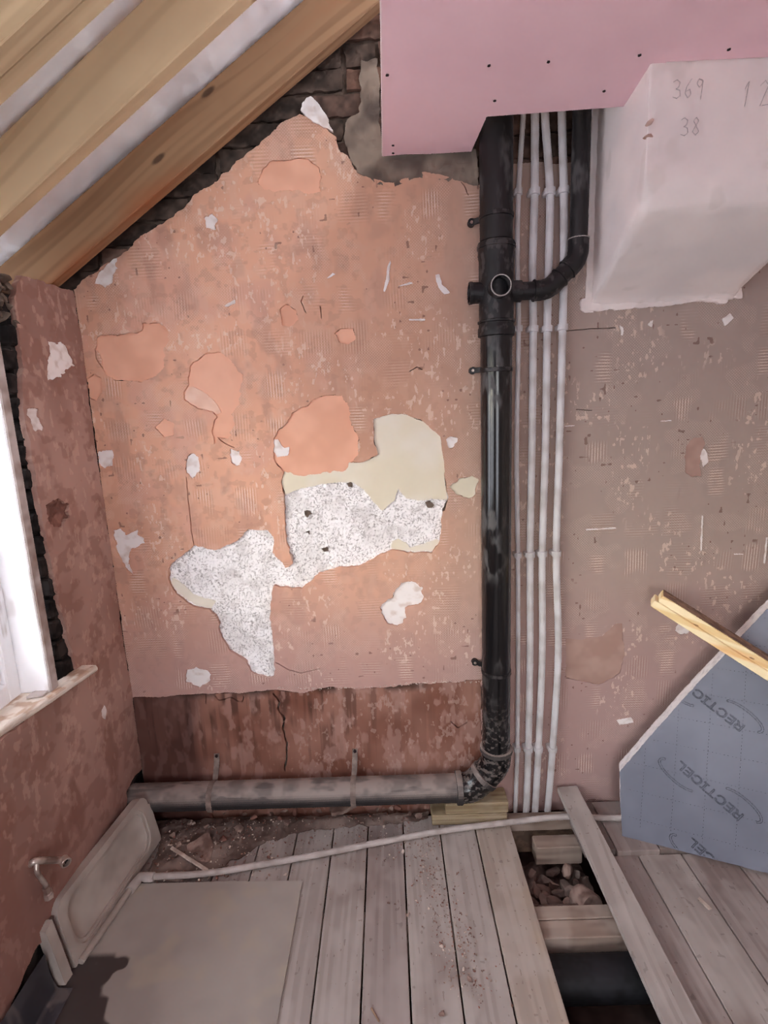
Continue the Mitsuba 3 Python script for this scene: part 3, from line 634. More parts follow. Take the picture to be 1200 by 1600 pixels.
# window: lining board, frame, sashes and panes
put('window_1', cat_([box(-1.30, -1.10 + 0.004, -0.474, -0.434, 0.868, 2.0, 0.003)]), 'm_white_paint', False, 'white painted window with a bare timber edge', kind='structure')
put('window_1__bare_edge', box(-1.112, -1.092, -0.470, -0.4335, 0.868, 1.995, 0.003), 'm_primer', False, 'unpainted grey timber edge of the lining')
put('window_1__lining', box(-1.30, -1.10, -2.78, -2.74, 0.868, 2.0, 0.003), 'm_white_paint', False)
put('window_1__head', box(-1.30, -1.10, -2.78, -0.434, 1.94, 1.975, 0.003), 'm_white_paint', False)
fx0, fx1 = -1.265, -1.185
for y0, y1, z0, z1 in ((-0.525, -0.474, 0.868, 1.975), (-2.74, -2.69, 0.868, 1.975), (-2.69, -0.525, 0.868, 0.93), (-2.69, -0.525, 1.92, 1.975), (-1.26, -1.21, 0.93, 1.92), (-1.99, -1.94, 0.93, 1.92)):
    put('window_1__frame', box(fx0, fx1, y0, y1, z0, z1, 0.004), 'm_white_paint', False)
for a, b in ((-1.21, -0.525), (-1.94, -1.26), (-2.69, -1.99)):
    for y0, y1, z0, z1 in ((b - 0.045, b, 0.93, 1.92), (a, a + 0.045, 0.93, 1.92), (a + 0.045, b - 0.045, 0.93, 0.985), (a + 0.045, b - 0.045, 1.87, 1.92)):
        put('window_1__sash', box(fx0 + 0.01, fx1 - 0.012, y0 + 0.002, y1 - 0.002, z0 + 0.002, z1, 0.006), 'm_white_paint', False)
    pane = trimesh.Trimesh([[-1.23, a + 0.04, 0.98], [-1.23, b - 0.04, 0.98], [-1.23, b - 0.04, 1.88], [-1.23, a + 0.04, 1.88]], [[0, 1, 2], [0, 2, 3]], process=False)
    put('window_1__pane', pane, 'm_glass', False)

# ------------------------------------------------------------------ other walls of the room (out of view, they keep the light in)
put('wall_right', box(2.2, 2.35, -3.8, 0.03, -0.4, 2.6, 0.0), 'm_room', False, 'plain right wall', kind='structure')
FA, FB, FL, FH = -0.5, 0.6, 0.6, 2.1
put('wall_front', cat_([box(-1.42, FA, -3.95, -3.8, -0.4, 3.05, 0.0), box(FB, 2.35, -3.95, -3.8, -0.4, 3.05, 0.0), box(FA, FB, -3.95, -3.8, FH, 3.05, 0.0), box(FA, FB, -3.95, -3.8, -0.4, FL, 0.0)]), 'm_room', False, 'wall behind the camera with an opening', kind='structure')

# ------------------------------------------------------------------ roof slope: rafters and membrane
es = np.array([math.cos(SL), 0, math.sin(SL)]); en = np.array([-math.sin(SL), 0, math.cos(SL)]); ey = np.array([0, 1.0, 0])
def rafter(y0, y1, skew, mat, label, s0=-0.35, s1=2.1, depth=0.143, drop=0.0):
    o0 = np.array([LX, y0, 2.1804]) - en * drop
    e = es + ey * skew; e /= np.linalg.norm(e)
    w = np.cross(en, e)
    k = thing('rafter', label, 'rafter', 'rafters of the roof slope')
    put(k, oriented(o0 + e * s0 , e, w, en, s1 - s0, y1 - y0, depth, 0.003), mat, False)
    return k
rafter(-0.110, -0.060, 0.0, 'm_rafter_brown', 'brown timber rafter running up against the brick gable wall')
rafter(-0.474, -0.427, -0.027, 'm_rafter_pale', 'pale timber rafter in the middle, membrane showing on both sides')
rafter(-0.771, -0.722, 0.0, 'm_rafter_pale', 'pale rafter of the top left pair, the one nearer the membrane gap')
rafter(-0.826, -0.774, 0.0, 'm_rafter_pale', 'pale rafter at the very top left, outermost of the close pair', drop=0.004)
rafter(-1.250, -1.200, 0.0, 'm_rafter_pale', 'pale rafter in front of the close pair, outside the top left corner')
# crumpled membrane over the rafters
ss, yy = np.meshgrid(np.linspace(-0.4, 2.2, 300), np.linspace(-3.8, 0.03, 220), indexing='ij')
hh = 0.158 + 0.012 * (meshkit.fbm(np.stack([ss * 9, yy * 2.2, ss * 0], -1), 3, 3) - 0.5) * 2 + 0.006 * np.abs(meshkit.noise(np.stack([ss * 14 + yy * 5, yy * 4, ss * 0], -1), 5) - 0.5)
P3 = np.array([LX, 0, 2.1804]) + ss[..., None] * es + hh[..., None] * en + yy[..., None] * ey
ii = np.arange(299 * 220).reshape(299, 220)[:, :219].ravel()
mem = trimesh.Trimesh(P3.reshape(-1, 3), np.vstack([np.column_stack([ii, ii + 220, ii + 221]), np.column_stack([ii, ii + 221, ii + 1])]), process=False)
put('roof_membrane', mem, 'm_membrane', True, 'crumpled white breather membrane stretched above the rafters', 'roof membrane')
put('roof', cat_([oriented(np.array([LX, -3.9, 2.1804]) - es * 0.45 + en * 0.2, es, ey, en, 2.9, 4.0, 0.03, 0.0), box(0.55, 2.4, -3.9, 0.1, 2.98, 3.05, 0.0)]), 'm_oldwood', False, 'boards closing the roof above the membrane', kind='structure')

# ------------------------------------------------------------------ pink plasterboard ceiling
CZ = 2.555
BXL, BXR = 0.757, 1.262                                # boxed projection
BF = [(0.701,-0.447)][0][1]                           # its front at the ceiling
ny = [(0.308,-0.23),(0.7,-0.252)]
xl = [(0.018,-0.705),(0.025,0.002)]
cpoly = Polygon([(xl[1][0], -0.010), (xl[1][0], -3.8), (2.2, -3.8), (2.2, -0.012), (BXR + 0.012, -0.012), (BXR + 0.012, BF - 0.004), (BXL + 0.002, BF - 0.004), (BXL - 0.002, ny[1][1]), (0.338, ny[0][1]), (0.326, -0.016), (0.18, -0.012), (0.1, -0.018)])
put('ceiling', trimesh.creation.extrude_polygon(cpoly, 0.0125, engine='earcut').apply_translation([0, 0, CZ]), 'm_pink', False, 'pink plasterboard ceiling cut around the pipes and boxing', kind='structure')
put('ceiling__cut_edge', box(xl[1][0] - 0.0025, xl[1][0] + 0.0005, -3.79, -0.012, CZ - 0.0006, CZ + 0.012, 0.0003), 'm_board_edge', False, 'pale paper edge of the board')
disc = trimesh.creation.cylinder(radius=0.0042, height=0.003, sections=12)
dply = mikit.ply(disc, 'm_dark_screw', smooth=False)
for x, y in [(0.039,-0.452),(0.298,-0.471),(0.448,-0.475),(0.674,-0.484),(0.894,-0.49),(0.345,-0.313),(0.646,-0.335),(0.059,-0.084),(0.06,-0.031)]:
    reuse('ceiling__screw', dply, T().translate([x, y, CZ - 0.0006]))
for y0 in (-0.62, -1.05, -1.45):                        # joists hidden above it
    pass
put('ceiling__joist', box(0.10, 2.2, ny[1][1] - 0.06, ny[1][1] - 0.012, CZ + 0.013, CZ + 0.16, 0.003), 'm_oldwood', False)

# ------------------------------------------------------------------ boxed-in projection beside the pipes
k = thing('boxing', 'white plastered boxed projection with sloping underside and pencilled numbers', 'boxing')
ZV = 2.245
prof = [(0.012, 2.70), (BF, 2.70), (BF, ZV + 0.05), (BF + 0.008, ZV + 0.01), (BF + 0.03, ZV - 0.03), (-0.022, 2.062), (-0.012, 2.045), (0.012, 2.040)]
pm = trimesh.creation.extrude_polygon(Polygon(prof), BXR - BXL, engine='earcut')
v = np.array(pm.vertices)
pm = trimesh.Trimesh(np.column_stack([BXL + v[:, 2], v[:, 0], v[:, 1]]), pm.faces, process=False)
mf = manifold3d.Manifold(manifold3d.Mesh(pm.vertices.astype(np.float32), pm.faces[:, ::1].astype(np.uint32)))
if mf.volume() < 0 or mf.is_empty():
    mf = manifold3d.Manifold(manifold3d.Mesh(pm.vertices.astype(np.float32), pm.faces[:, ::-1].astype(np.uint32)))
mf = mf.refine_to_length(0.03)
q = mf.to_mesh()
bm = trimesh.Trimesh(q.vert_properties[:, :3], q.tri_verts, process=True)
vv = np.array(bm.vertices)
vv0 = vv.copy()
sm_ = trimesh.smoothing.filter_taubin(bm.copy(), lamb=0.5, nu=0.5, iterations=6)
vv = np.array(sm_.vertices)
vv[:, 1] = np.where(vv0[:, 1] > 0.0, vv0[:, 1], vv[:, 1])
vv[:, 0] += np.where(vv0[:, 0] < 1.0, 0.08 * np.minimum(vv0[:, 1], 0), 0)
vv += 0.004 * (meshkit.fbm(vv * 7, 3, 5)[:, None] - 0.5) * np.array([1, 1, 0.5])
put(k + '__casing', trimesh.Trimesh(vv, bm.faces, process=False), 'm_boxing', 55)
hem = jag([(0.715,2.032),(0.719,2.067),(0.758,2.078),(0.93,2.063),(1.113,2.068),(1.236,2.089),(1.262,2.08),(1.274,2.105),(1.292,2.048),(1.238,2.046),(1.23,2.029),(1.137,2.046),(1.046,2.032),(0.932,2.03),(0.817,2.026),(0.729,2.023)], 0.004, 0.006, 9)
put(k + '__ragged_hem', slab(hem, rough(0.012, 0.006, 40, 3, 3), -0.004, on_back, 0.006), 'm_boxing', 30, 'ragged plaster edge at its foot')
for px_, r_ in (([(0.713,-0.447,2.417)], 0.020), ([(0.725,-0.447,2.388)], 0.016)):
    x, y, z = px_[0]
    put(k + '__chip', place(rock(r_, int(r_ * 1000), 2, 0.5), BXL - 0.034, BF + 0.004, z, 1.57, 0.2), 'm_terracotta_dull', 30, 'brown chip in the corner')
def stroke(paths, width, to3, depth=0.0008, base=0.0008):
    g = unary_union([LineString(p).buffer(width, cap_style=1) for p in paths])
    return slab(g, base + depth, base, to3, 0.02)
def digits(chars, x, z, h):
    G = {'3': [[(0, .9), (.25, 1), (.5, .85), (.4, .6), (.2, .52), (.5, .42), (.55, .15), (.3, 0), (0, .08)]], '6': [[(.5, 1), (.15, .6), (.05, .25), (.25, 0), (.5, .2), (.4, .45), (.1, .35)]],
         '9': [[(.5, .9), (.2, 1), (.05, .75), (.25, .55), (.5, .75), (.5, .9), (.45, .3), (.4, -.1)]], '1': [[(0, .7), (.2, 1), (.05, 0)]], '2': [[(0, .8), (.25, 1), (.45, .8), (.1, .1), (.05, 0), (.6, .05)]],
         '8': [[(.3, .55), (.1, .8), (.3, 1), (.5, .8), (.3, .55), (.05, .2), (.3, 0), (.55, .2), (.3, .55)]]}
    out = []
    for i, c in enumerate(chars):
        for p in G[c]:
            out.append([(x + (i * 0.85 + a) * h * 0.8, z + b * h) for a, b in p])
    return out
on_box = lambda u, v, d: np.column_stack([u, BF - 0.0035 - d, v])
for chars, (a,), h in (('369', [(0.78,2.47)], 0.043), ('38', [(0.806,2.382)], 0.042), ('12', [(0.966,2.444)], 0.058)):
    put(k + '__pencil_mark', stroke(digits(chars, a[0], a[1], h), 0.0006, on_box), 'm_pencil', False, 'pencilled number')

# ------------------------------------------------------------------ floor: subfloor, joists, boards
put('floor', box(-1.42, 2.35, -3.9, 0.1, -0.40, -0.24, 0.0), 'm_void', False, 'rubble strewn void under the floorboards', kind='structure')
def board(x0, x1, y0, y1, top, mat, th=0.021, skew=0.0, name='floor__floorboard'):
    n = 26
    m = box(x0, x1, y0, y1, top - th, top, 0.002)
    m = trimesh.Trimesh(m.vertices, m.faces)
    vv = np.array(m.vertices); vv[:, 0] += skew * (vv[:, 1] + 0.4)
    return put(name, trimesh.Trimesh(vv, m.faces, process=False), mat, False)
edges = [-1.09, -0.98, -0.862, -0.722, -0.578, -0.432, -0.282, -0.1385, 0.007, 0.158, 0.303, 0.452]
mats = ['m_board_dark', 'm_board_dark', 'm_board_dark', 'm_board_brown', 'm_board', 'm_board', 'm_board', 'm_board_brown', 'm_board', 'm_board', 'm_board_tan']
for i in range(len(edges) - 1):
    g = 0.0022 + 0.001 * nrg.random()
    board(edges[i] + g, edges[i + 1] - g, -3.75, -0.02 - 0.02 * nrg.random() if edges[i] < 0.4 else -0.085, -0.003 * nrg.random(), mats[i])
edges2 = [0.752, 0.90, 1.065, 1.248, 1.43, 1.61, 1.79, 1.97, 2.19]
for i in range(len(edges2) - 1):
    g = 0.0022 + 0.001 * nrg.random()
    board(edges2[i] + g, edges2[i + 1] - g, -3.75, -0.268, -0.002 * nrg.random() - 0.004, ('m_board_brown', 'm_board', 'm_board_brown')[i % 3])
for i, (a, b) in enumerate(((0.70, 0.82), (0.82, 0.985), (0.985, 1.16), (1.16, 1.34), (1.34, 1.52))):
    board(a + 0.002, b - 0.002, -0.262 - 0.008 * (i % 2), -0.01, 0.016, ('m_board_dark', 'm_board_brown')[i % 2], 0.035)
# near wall strip, joists in the hole
put('floor__bearer', box(0.445, 0.74, -0.088, -0.042, -0.05, 0.004, 0.004), 'm_joist', False)
put('floor__bearer', box(-1.2, 2.2, -0.06, -0.010, -0.18, -0.055, 0.004), 'm_oldwood', False)
put('floor__joist', box(-1.2, 2.2, -0.497, -0.447, -0.20, -0.024, 0.003), 'm_joist', False)
put('floor__joist', box(-1.2, 2.2, -0.562, -0.499, -0.20, -0.026, 0.003), 'm_joist', False)
put('floor__joist', box(-1.2, 2.2, -1.02, -0.96, -0.20, -0.026, 0.003), 'm_joist', False)
bl = [(0.585,-0.106),(0.737,-0.105),(0.564,-0.196)]
put('floor__noggin', box(0.535, 0.72, -0.19, -0.125, -0.115, -0.035, 0.003), 'm_joist', False)

# ------------------------------------------------------------------ things in the hole in the floor
heap = slab(jag([(0.45, -0.43), (0.74, -0.43), (0.74, -0.1), (0.45, -0.1)], 0.005), rough(-0.19, 0.05, 14, 4, 2), -0.24, on_floor, 0.008)
put('rubble_fill', heap, 'm_dirt', 30, 'broken rubble filling the floor void under the missing board', 'rubble', kind='stuff')
kk = 0
for i in range(20):
    x, y = 0.48 + 0.0115 * i, (-0.34, -0.25, -0.30, -0.21)[i % 4] + nrg.uniform(-0.015, 0.015)
    s = nrg.uniform(0.028, 0.058)
    put('stone', place(rock(s, 500 + i, 1, 0.7), x, y, -0.155 + nrg.uniform(0, 0.02), nrg.uniform(0, 6), nrg.uniform(-0.5, 0.5)), ('m_rubble', 'm_strap', 'm_dirt')[i % 3], False,
        'broken lump of masonry in the floor hole behind the joist, %s from the left' % ORD[i], 'stone', 'masonry lumps in the floor hole')
thing('conduit', 'dusty brown pipe lying along the joist in the floor hole', 'pipe')
put('conduit__tube', tube([(0.40, -0.405, -0.095), (0.65, -0.405, -0.095)], 0.020, 16), 'm_dirt', 40)
put('conduit__pipe_cap', tube([(0.655, -0.34, -0.11), (0.675, -0.405, -0.085), (0.677, -0.411, -0.083)], [0.045, 0.047, 0.042], 20), 'm_rubble', 40, 'round dusty end cap')
put('drain_pipe', tube([(0.30, -0.634, -0.098), (0.95, -0.634, -0.098)], 0.064, 24), 'm_iron', 40, 'black drain pipe running under the boards in front of the joist', 'pipe')
for i in range(14):
    x, y = 0.47 + 0.024 * i, nrg.uniform(-0.93, -0.75)
    put('stone', place(rock(nrg.uniform(0.02, 0.05), 600 + i, 1, 0.6), x, y, -0.22 + nrg.uniform(0, 0.02), nrg.uniform(0, 6), 0.3), ('m_rubble', 'm_dirt')[i % 2], False,
        'dim lump of rubble in the void before the drain pipe, %s from the left' % ORD[i], 'stone', 'rubble lumps in the near void')

# ------------------------------------------------------------------ black soil stack
SX, SY, SR = 0.398, -0.078, 0.055
k = thing('soil_pipe', 'black plastic soil stack turning along the foot of the wall', 'soil pipe')
put(k + '__stack', tube([(SX, SY, 0.33), (SX, SY, 1.97)], SR, 40), 'm_black_pipe', 40, 'glossy upright black pipe')
put(k + '__upper_pipe', tube([(SX, SY, 2.2), (SX, SY, 2.95)], SR, 40), 'm_black_pipe', 40)
def ring(z, r0=SR, h=0.012, out=0.005, x=SX, y=SY):
    return tube([(x, y, z - h / 2), (x, y, z - h / 2 + 0.002), (x, y, z + h / 2 - 0.002), (x, y, z + h / 2)], [r0, r0 + out, r0 + out, r0], 40)
put(k + '__boss_fitting', tube([(SX, SY, z) for z in (1.94, 1.943, 1.968, 1.972, 1.985, 2.00, 2.02, 2.19, 2.20, 2.225, 2.245, 2.25)], [SR + .002, SR + .008, SR + .008, SR + .005, SR + .005, SR + .003, SR + .004, SR + .004, SR + .007, SR + .007, SR + .007, SR + .001], 40), 'm_black_fitting', 40, 'scuffed boss fitting with open side inlets')
put(k + '__collar', ring(1.990, SR + 0.004, 0.010, 0.005), 'm_black_fitting', 40)
put(k + '__collar', ring(2.232, SR + 0.004, 0.014, 0.006), 'm_black_fitting', 40)
put(k + '__inlet', sleeve((SX - 0.035, SY, 2.088), (SX - 0.094, SY, 2.088), 0.035, 0.029, 28, 0.002), 'm_black_fitting', 40, 'open inlet on the left')
put(k + '__inlet', sleeve((SX - 0.004, SY - 0.035, 2.090), (SX - 0.004, SY - 0.098, 2.090), 0.035, 0.029, 28, 0.001), 'm_black_fitting', 40, 'open inlet facing the room')
fr = trimesh.creation.torus(0.0325, 0.0022, 36, 8); fr.apply_transform(trimesh.transformations.rotation_matrix(math.pi / 2, [1, 0, 0])); fr.apply_translation([SX - 0.004, SY - 0.098, 2.090])
put(k + '__inlet_rim', fr, 'm_black_rim', 40, 'worn pale rim of the front inlet')
for z, lug in ((2.327, 1), (1.828, 1), (0.678, 1)):
    c = k + '__pipe_clip'
    ck = put(c, ring(z, SR - 0.001, 0.016, 0.004), 'm_black_fitting', 40, 'black pipe clip with a screw lug')
    lugm = cat_([oriented(np.array([SX - 0.072, -0.012, z + 0.016]), np.array([0.76, -0.65, 0.0]), np.array([0, 0, -1.0]), np.array([-0.65, -0.76, 0]), 0.045, 0.02, 0.005, 0.001),
                 tube([(SX - 0.073, -0.001, z + 0.006), (SX - 0.073, -0.020, z + 0.006)], 0.013, 20)])
    put(ck + '__lug', lugm, 'm_black_fitting', 40)
    put(ck + '__screw', tube([(SX - 0.073, -0.019, z + 0.006), (SX - 0.073, -0.023, z + 0.006)], [0.006, 0.005], 12), 'm_metal', 40)
# elbow (two 45 degree bends) and the dusty run along the floor
HZ, HY = 0.160, -0.078
p0, p1, p2, p3 = np.array([SX, SY, 0.33]), np.array([SX, SY, 0.265]), np.array([0.30, HY, HZ]), np.array([0.245, HY, HZ])
mid = (p1 + p2) / 2
def bendpath(a, b, c, n=5):
    a, b, c = map(np.array, (a, b, c))
    return [(1 - t) ** 2 * a + 2 * t * (1 - t) * b + t * t * c for t in np.linspace(0, 1, n)]
e1 = p1 + (p2 - p1) * 0.36; e2 = p1 + (p2 - p1) * 0.64
path = [p0] + bendpath(p0 * 0.5 + p1 * 0.5, p1, e1, 6) + bendpath(e2, p2, (p2 + p3) / 2, 6) + [p3]
put(k + '__elbow', tube(path, SR + 0.004, 36), 'm_black_pipe', 40, 'double bend at the foot')
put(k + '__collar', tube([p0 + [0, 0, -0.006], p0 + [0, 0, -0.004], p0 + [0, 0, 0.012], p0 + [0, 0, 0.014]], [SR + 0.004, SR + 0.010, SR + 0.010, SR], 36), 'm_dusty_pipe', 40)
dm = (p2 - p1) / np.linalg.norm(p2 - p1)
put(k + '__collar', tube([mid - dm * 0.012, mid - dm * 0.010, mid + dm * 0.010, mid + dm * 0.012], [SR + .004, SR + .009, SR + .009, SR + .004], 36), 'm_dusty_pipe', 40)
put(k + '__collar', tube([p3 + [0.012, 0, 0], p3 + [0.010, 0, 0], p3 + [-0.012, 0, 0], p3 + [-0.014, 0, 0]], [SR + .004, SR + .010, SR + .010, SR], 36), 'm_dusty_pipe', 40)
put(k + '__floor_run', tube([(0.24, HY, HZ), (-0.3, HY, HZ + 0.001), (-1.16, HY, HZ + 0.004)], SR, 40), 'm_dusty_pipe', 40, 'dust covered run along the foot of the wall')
for x in [(-0.775,0.263),(-0.188,0.241)]:
    x = x[0]
    st = [(x + 0.004, -0.006, 0.305), (x + 0.003, -0.010, 0.27), (x, -0.03, 0.224)] + [(x - 0.003, HY - 0.058 * math.sin(a), HZ + 0.058 * math.cos(a)) for a in np.linspace(-0.75, 2.4, 14)]
    V, Fc = [], []
    for px_ in st:
        for dx in (-0.011, 0.011):
            V.append((px_[0] + dx, px_[1], px_[2]))
    st2 = np.array(V).reshape(-1, 2, 3)
    segs = []
    for i in range(len(st2) - 1):
        a, b = st2[i], st2[i + 1]
        d = b[0] - a[0]; nn = np.cross(d, [1, 0, 0]); nn = nn / np.linalg.norm(nn) * 0.0015
        segs.append(hexa(np.vstack([a + nn, a - nn]), np.vstack([b + nn, b - nn])))
    sk = put(k + '__strap', cat_(segs), 'm_strap', False, 'dusty strap bracket screwed to the wall')
    put(sk + '__screw', tube([(x + 0.004, -0.006, 0.296), (x + 0.004, -0.013, 0.296)], [0.007, 0.006], 12), 'm_dark_screw', 40)

# ------------------------------------------------------------------ small black waste pipe joining the stack
k = thing('waste_pipe', 'narrow black waste pipe bending from the stack up beside the boxing', 'waste pipe')
WR = 0.0295
A, B_, D, E_ = np.array([SX + 0.03, SY, 2.088]), np.array([0.575, SY, 2.088]), np.array([0.676, SY, 2.185]), np.array([0.676, SY, 2.95])
put(k + '__branch', tube([A, B_ - [0.04, 0, 0]], WR, 26), 'm_black_fitting', 40)
put(k + '__socket', tube([A, A + [0.055, 0, 0], A + [0.057, 0, 0]], [WR + .006, WR + .006, WR], 26), 'm_black_fitting', 40)
u45 = (D - B_) / np.linalg.norm(D - B_)
put(k + '__bend', tube([B_ - [0.05, 0, 0], B_ - [0.048, 0, 0]] + bendpath(B_ - [0.028, 0, 0], B_, B_ + u45 * 0.028, 6) + [B_ + u45 * 0.055], [WR, WR + .004] + [WR + .004] * 7, 26), 'm_black_fitting', 40)
put(k + '__link', tube([B_ + u45 * 0.05, D - u45 * 0.035], WR + 0.002, 26), 'm_black_fitting', 40)
put(k + '__bend', tube([D - u45 * 0.05, D - u45 * 0.048] + bendpath(D - u45 * 0.028, D, D + [0, 0, 0.028], 6) + [D + [0, 0, 0.062], D + [0, 0, 0.064]], [WR, WR + .005] + [WR + .005] * 7 + [WR], 26), 'm_black_fitting', 40)
put(k + '__riser', tube([D + [0, 0, 0.05], E_], WR, 26), 'm_black_pipe', 40)
for c, ax in ((B_ - [0.048, 0, 0], np.array([1, 0, 0])), (D - u45 * 0.049, u45), (B_ + u45 * 0.056, u45), (D + [0, 0, 0.062], np.array([0, 0, 1]))):
    put(k + '__collar', tube([c - ax * 0.002, c - ax * 0.0015, c + ax * 0.0015, c + ax * 0.002], [WR, WR + .007, WR + .007, WR], 26), 'm_black_rim' if ax[2] > 0.99 else 'm_black_fitting', 40)

# ------------------------------------------------------------------ four grey water pipes with clips
PY = -0.033
rows = [[(0.498,2.665),(0.483,2.418),(0.481,2.191),(0.487,1.972),(0.483,1.548),(0.491,1.134),(0.495,0.731),(0.495,0.297),(0.489,0.024)], [(0.536,2.663),(0.538,2.416),(0.534,2.189),(0.539,1.969),(0.54,1.545),(0.538,1.135),(0.543,0.73),(0.541,0.296),(0.536,0.023)],
        [(0.568,2.662),(0.59,2.414),(0.59,2.186),(0.589,1.967),(0.59,1.543),(0.585,1.136),(0.592,0.728),(0.583,0.294),(0.574,0.021)], [(0.625,2.66),(0.637,2.416),(0.643,2.184),(0.644,1.97),(0.642,1.541),(0.639,1.136),(0.656,0.725),(0.642,0.292),(0.628,0.019)]]
rr = [0.0088, 0.0135, 0.0135, 0.0135]
words = ['thin grey plastic water pipe, the one nearest the black stack', 'grey plastic water pipe, second from the black stack', 'grey plastic water pipe, third from the black stack', 'grey plastic water pipe farthest from the black stack']
for row, r, w in zip(rows, rr, words):
    k = thing('water_pipe', w, 'pipe', 'upright grey water pipes')
    pts = [(x, PY, z) for x, z in row]
    x1, z1 = row[0]
    pts = [(x1 + (row[0][0] - row[1][0]) * 0.8, PY - 0.01, 2.95)] + pts + [(row[-1][0] - 0.003, PY + 0.004, -0.12)]
    put(k + '__tube', tube(spline(pts, 7), r, 18), 'm_grey_pipe', 40)
    for j in (1, 3, 5, 7):
        x, z = row[j]
        cl = cat_([tube([(x, PY, z - 0.011), (x, PY, z - 0.010), (x, PY, z + 0.010), (x, PY, z + 0.011)], [r, r + 0.005, r + 0.005, r], 20), box(x - r - 0.006, x - r * 0.3, PY - 0.008, -0.001, z - 0.009, z + 0.008, 0.002),
                   box(x - r - 0.002, x + r + 0.002, PY + r * 0.5, -0.001, z - 0.009, z + 0.009, 0.002)])
        put(k + '__pipe_clip', cl, 'm_grey_pipe', 40)

# ------------------------------------------------------------------ packing timbers under the elbow
put('packing_block', box(0.128, 0.440, -0.098, -0.004, 0.001, 0.047, 0.003), 'm_packing', False, 'longer greenish timber offcut on the boards, lower of the two under the elbow', 'timber block')
put('packing_block', box(0.185, 0.446, -0.094, -0.003, 0.0475, 0.097, 0.003), 'm_packing', False, 'shorter greenish timber offcut directly under the pipe elbow, upper of the two', 'timber block')

# ------------------------------------------------------------------ white pipe across the floor
k = thing('floor_pipe', 'dusty white plastic pipe lying across the floorboards from the leaning tray', 'pipe')
fp = [(-0.947,-0.322),(-0.748,-0.31),(-0.562,-0.28),(-0.322,-0.236),(-0.072,-0.184),(0.189,-0.139),(0.456,-0.113),(0.669,-0.105),(0.877,-0.124)]
zz = [0.022, 0.016, 0.0145, 0.0135, 0.0135, 0.0155, 0.02, 0.03, 0.032]
put(k + '__tube', tube(spline([(x, y, z) for (x, y), z in zip(fp, zz)] + [(1.10, -0.128, 0.032)], 6), 0.0115, 18), 'm_floor_pipe', 40)
el = [(-0.946,-0.324),(-0.987,-0.322),(-0.991,-0.341),(-1,-0.368),(-1.05,-0.627)]
put(k + '__elbow', tube([(el[0][0] + 0.012, el[0][1], 0.022), (el[0][0] - 0.02, el[0][1], 0.022), (el[1][0], el[1][1], 0.022), (el[2][0], el[2][1], 0.022), (el[3][0], el[3][1] - 0.01, 0.021)], 0.0165, 18), 'm_floor_pipe', 40)
put(k + '__tail', tube([(el[3][0], el[3][1], 0.020), (el[4][0] + 0.012, el[4][1], 0.017)], 0.011, 16), 'm_tray', 40, 'grey tail running along the foot of the tray')

# ------------------------------------------------------------------ sheet, vinyl scrap and the leaning tray
shp = jag([(-1.02, -0.335), (-0.70, -0.338), (-0.374, -0.344), (-0.378, -1.7), (-1.085, -1.7), (-1.06, -0.6)], 0.0012, 0.01, 3)
put('hardboard_sheet', slab(shp, rough(0.0075, 0.0012, 4, 2, 4), 0.001, on_floor, 0.03), 'm_sheet', 20, 'dusty grey hardboard sheet with a dark wet stain lying on the floorboards', 'board')
n1, n2 = 40, 24
A1, B1 = np.meshgrid(np.linspace(0, 1, n1), np.linspace(0, 1, n2), indexing='ij')
yv = -0.70 - 0.8 * A1
s = B1 * 0.21
xv = np.where(s < 0.05, -1.02 - s, -1.070 - (s - 0.05) * 0.1)
zv = np.where(s < 0.04, 0.0125, 0.0125 + ((np.maximum(s, 0.04) - 0.04) / 0.17) ** 1.3 * 0.13)
xv = xv + 0.010 * (meshkit.noise(np.stack([A1 * 9, B1 * 5, A1 * 0], -1), 2) - 0.5) - 0.0 * A1
xv = np.maximum(xv, -1.088); 
ii = (np.arange((n1 - 1) * n2).reshape(n1 - 1, n2)[:, :n2 - 1]).ravel()
vin = trimesh.Trimesh(np.column_stack([xv.ravel(), yv.ravel(), zv.ravel()]), np.vstack([np.column_stack([ii, ii + n2, ii + n2 + 1]), np.column_stack([ii, ii + n2 + 1, ii + 1])]), process=False)
put('vinyl_scrap', vin, 'm_lino', True, 'dark blue grey vinyl scrap curling up the left wall near the tray', 'vinyl')

k = thing('tray', 'dusty grey moulded tray with a sunken panel leaning on its side against the left wall', 'tray')
# local frame: a along its length (towards the corner), h up the lean, n out of the face
ta = np.array([0.115, 0.993, 0.0]); ta /= np.linalg.norm(ta)
th_ = np.array([-0.17, 0.02, 0.98]); th_ -= ta * (th_ @ ta); th_ /= np.linalg.norm(th_)
tn = np.cross(ta, th_); tn = tn if tn[0] > 0 else -tn
to = np.array([-1.046, -0.640, 0.012])
TL, TH = 0.50, 0.225
def rrect(x0, y0, x1, y1, r):
    return sbox(x0 + r, y0 + r, x1 - r, y1 - r).buffer(r, 8)
def in_tray(u, v, d):
    u, v, d = (np.asarray(q, float) for q in (u, v, d))
    return to + u[:, None] * ta + v[:, None] * th_ + d[:, None] * tn
outer = unary_union([rrect(0, 0, TL, TH, 0.045), sbox(0, 0, TL, TH * 0.6)])
inner = rrect(0.028, 0.022, TL - 0.035, TH - 0.022, 0.055)
inner2 = rrect(0.040, 0.032, TL - 0.047, TH - 0.032, 0.05)
put(k + '__rim', slab(outer.difference(inner), 0.0, -0.034, in_tray, 0.02), 'm_tray', 30)
groove = inner.buffer(0.001).difference(inner2)
put(k + '__moulding', slab(groove, -0.007, -0.03, in_tray, 0.02), 'm_tray', 30)
put(k + '__sunken_panel', slab(inner2.buffer(0.001), lambda u, v: -0.026 + 0.012 * np.clip(1 - shapely.distance(inner2.exterior, shapely.points(u, v)) / 0.02, 0, 1), -0.034, in_tray, 0.02), 'm_tray', 30)
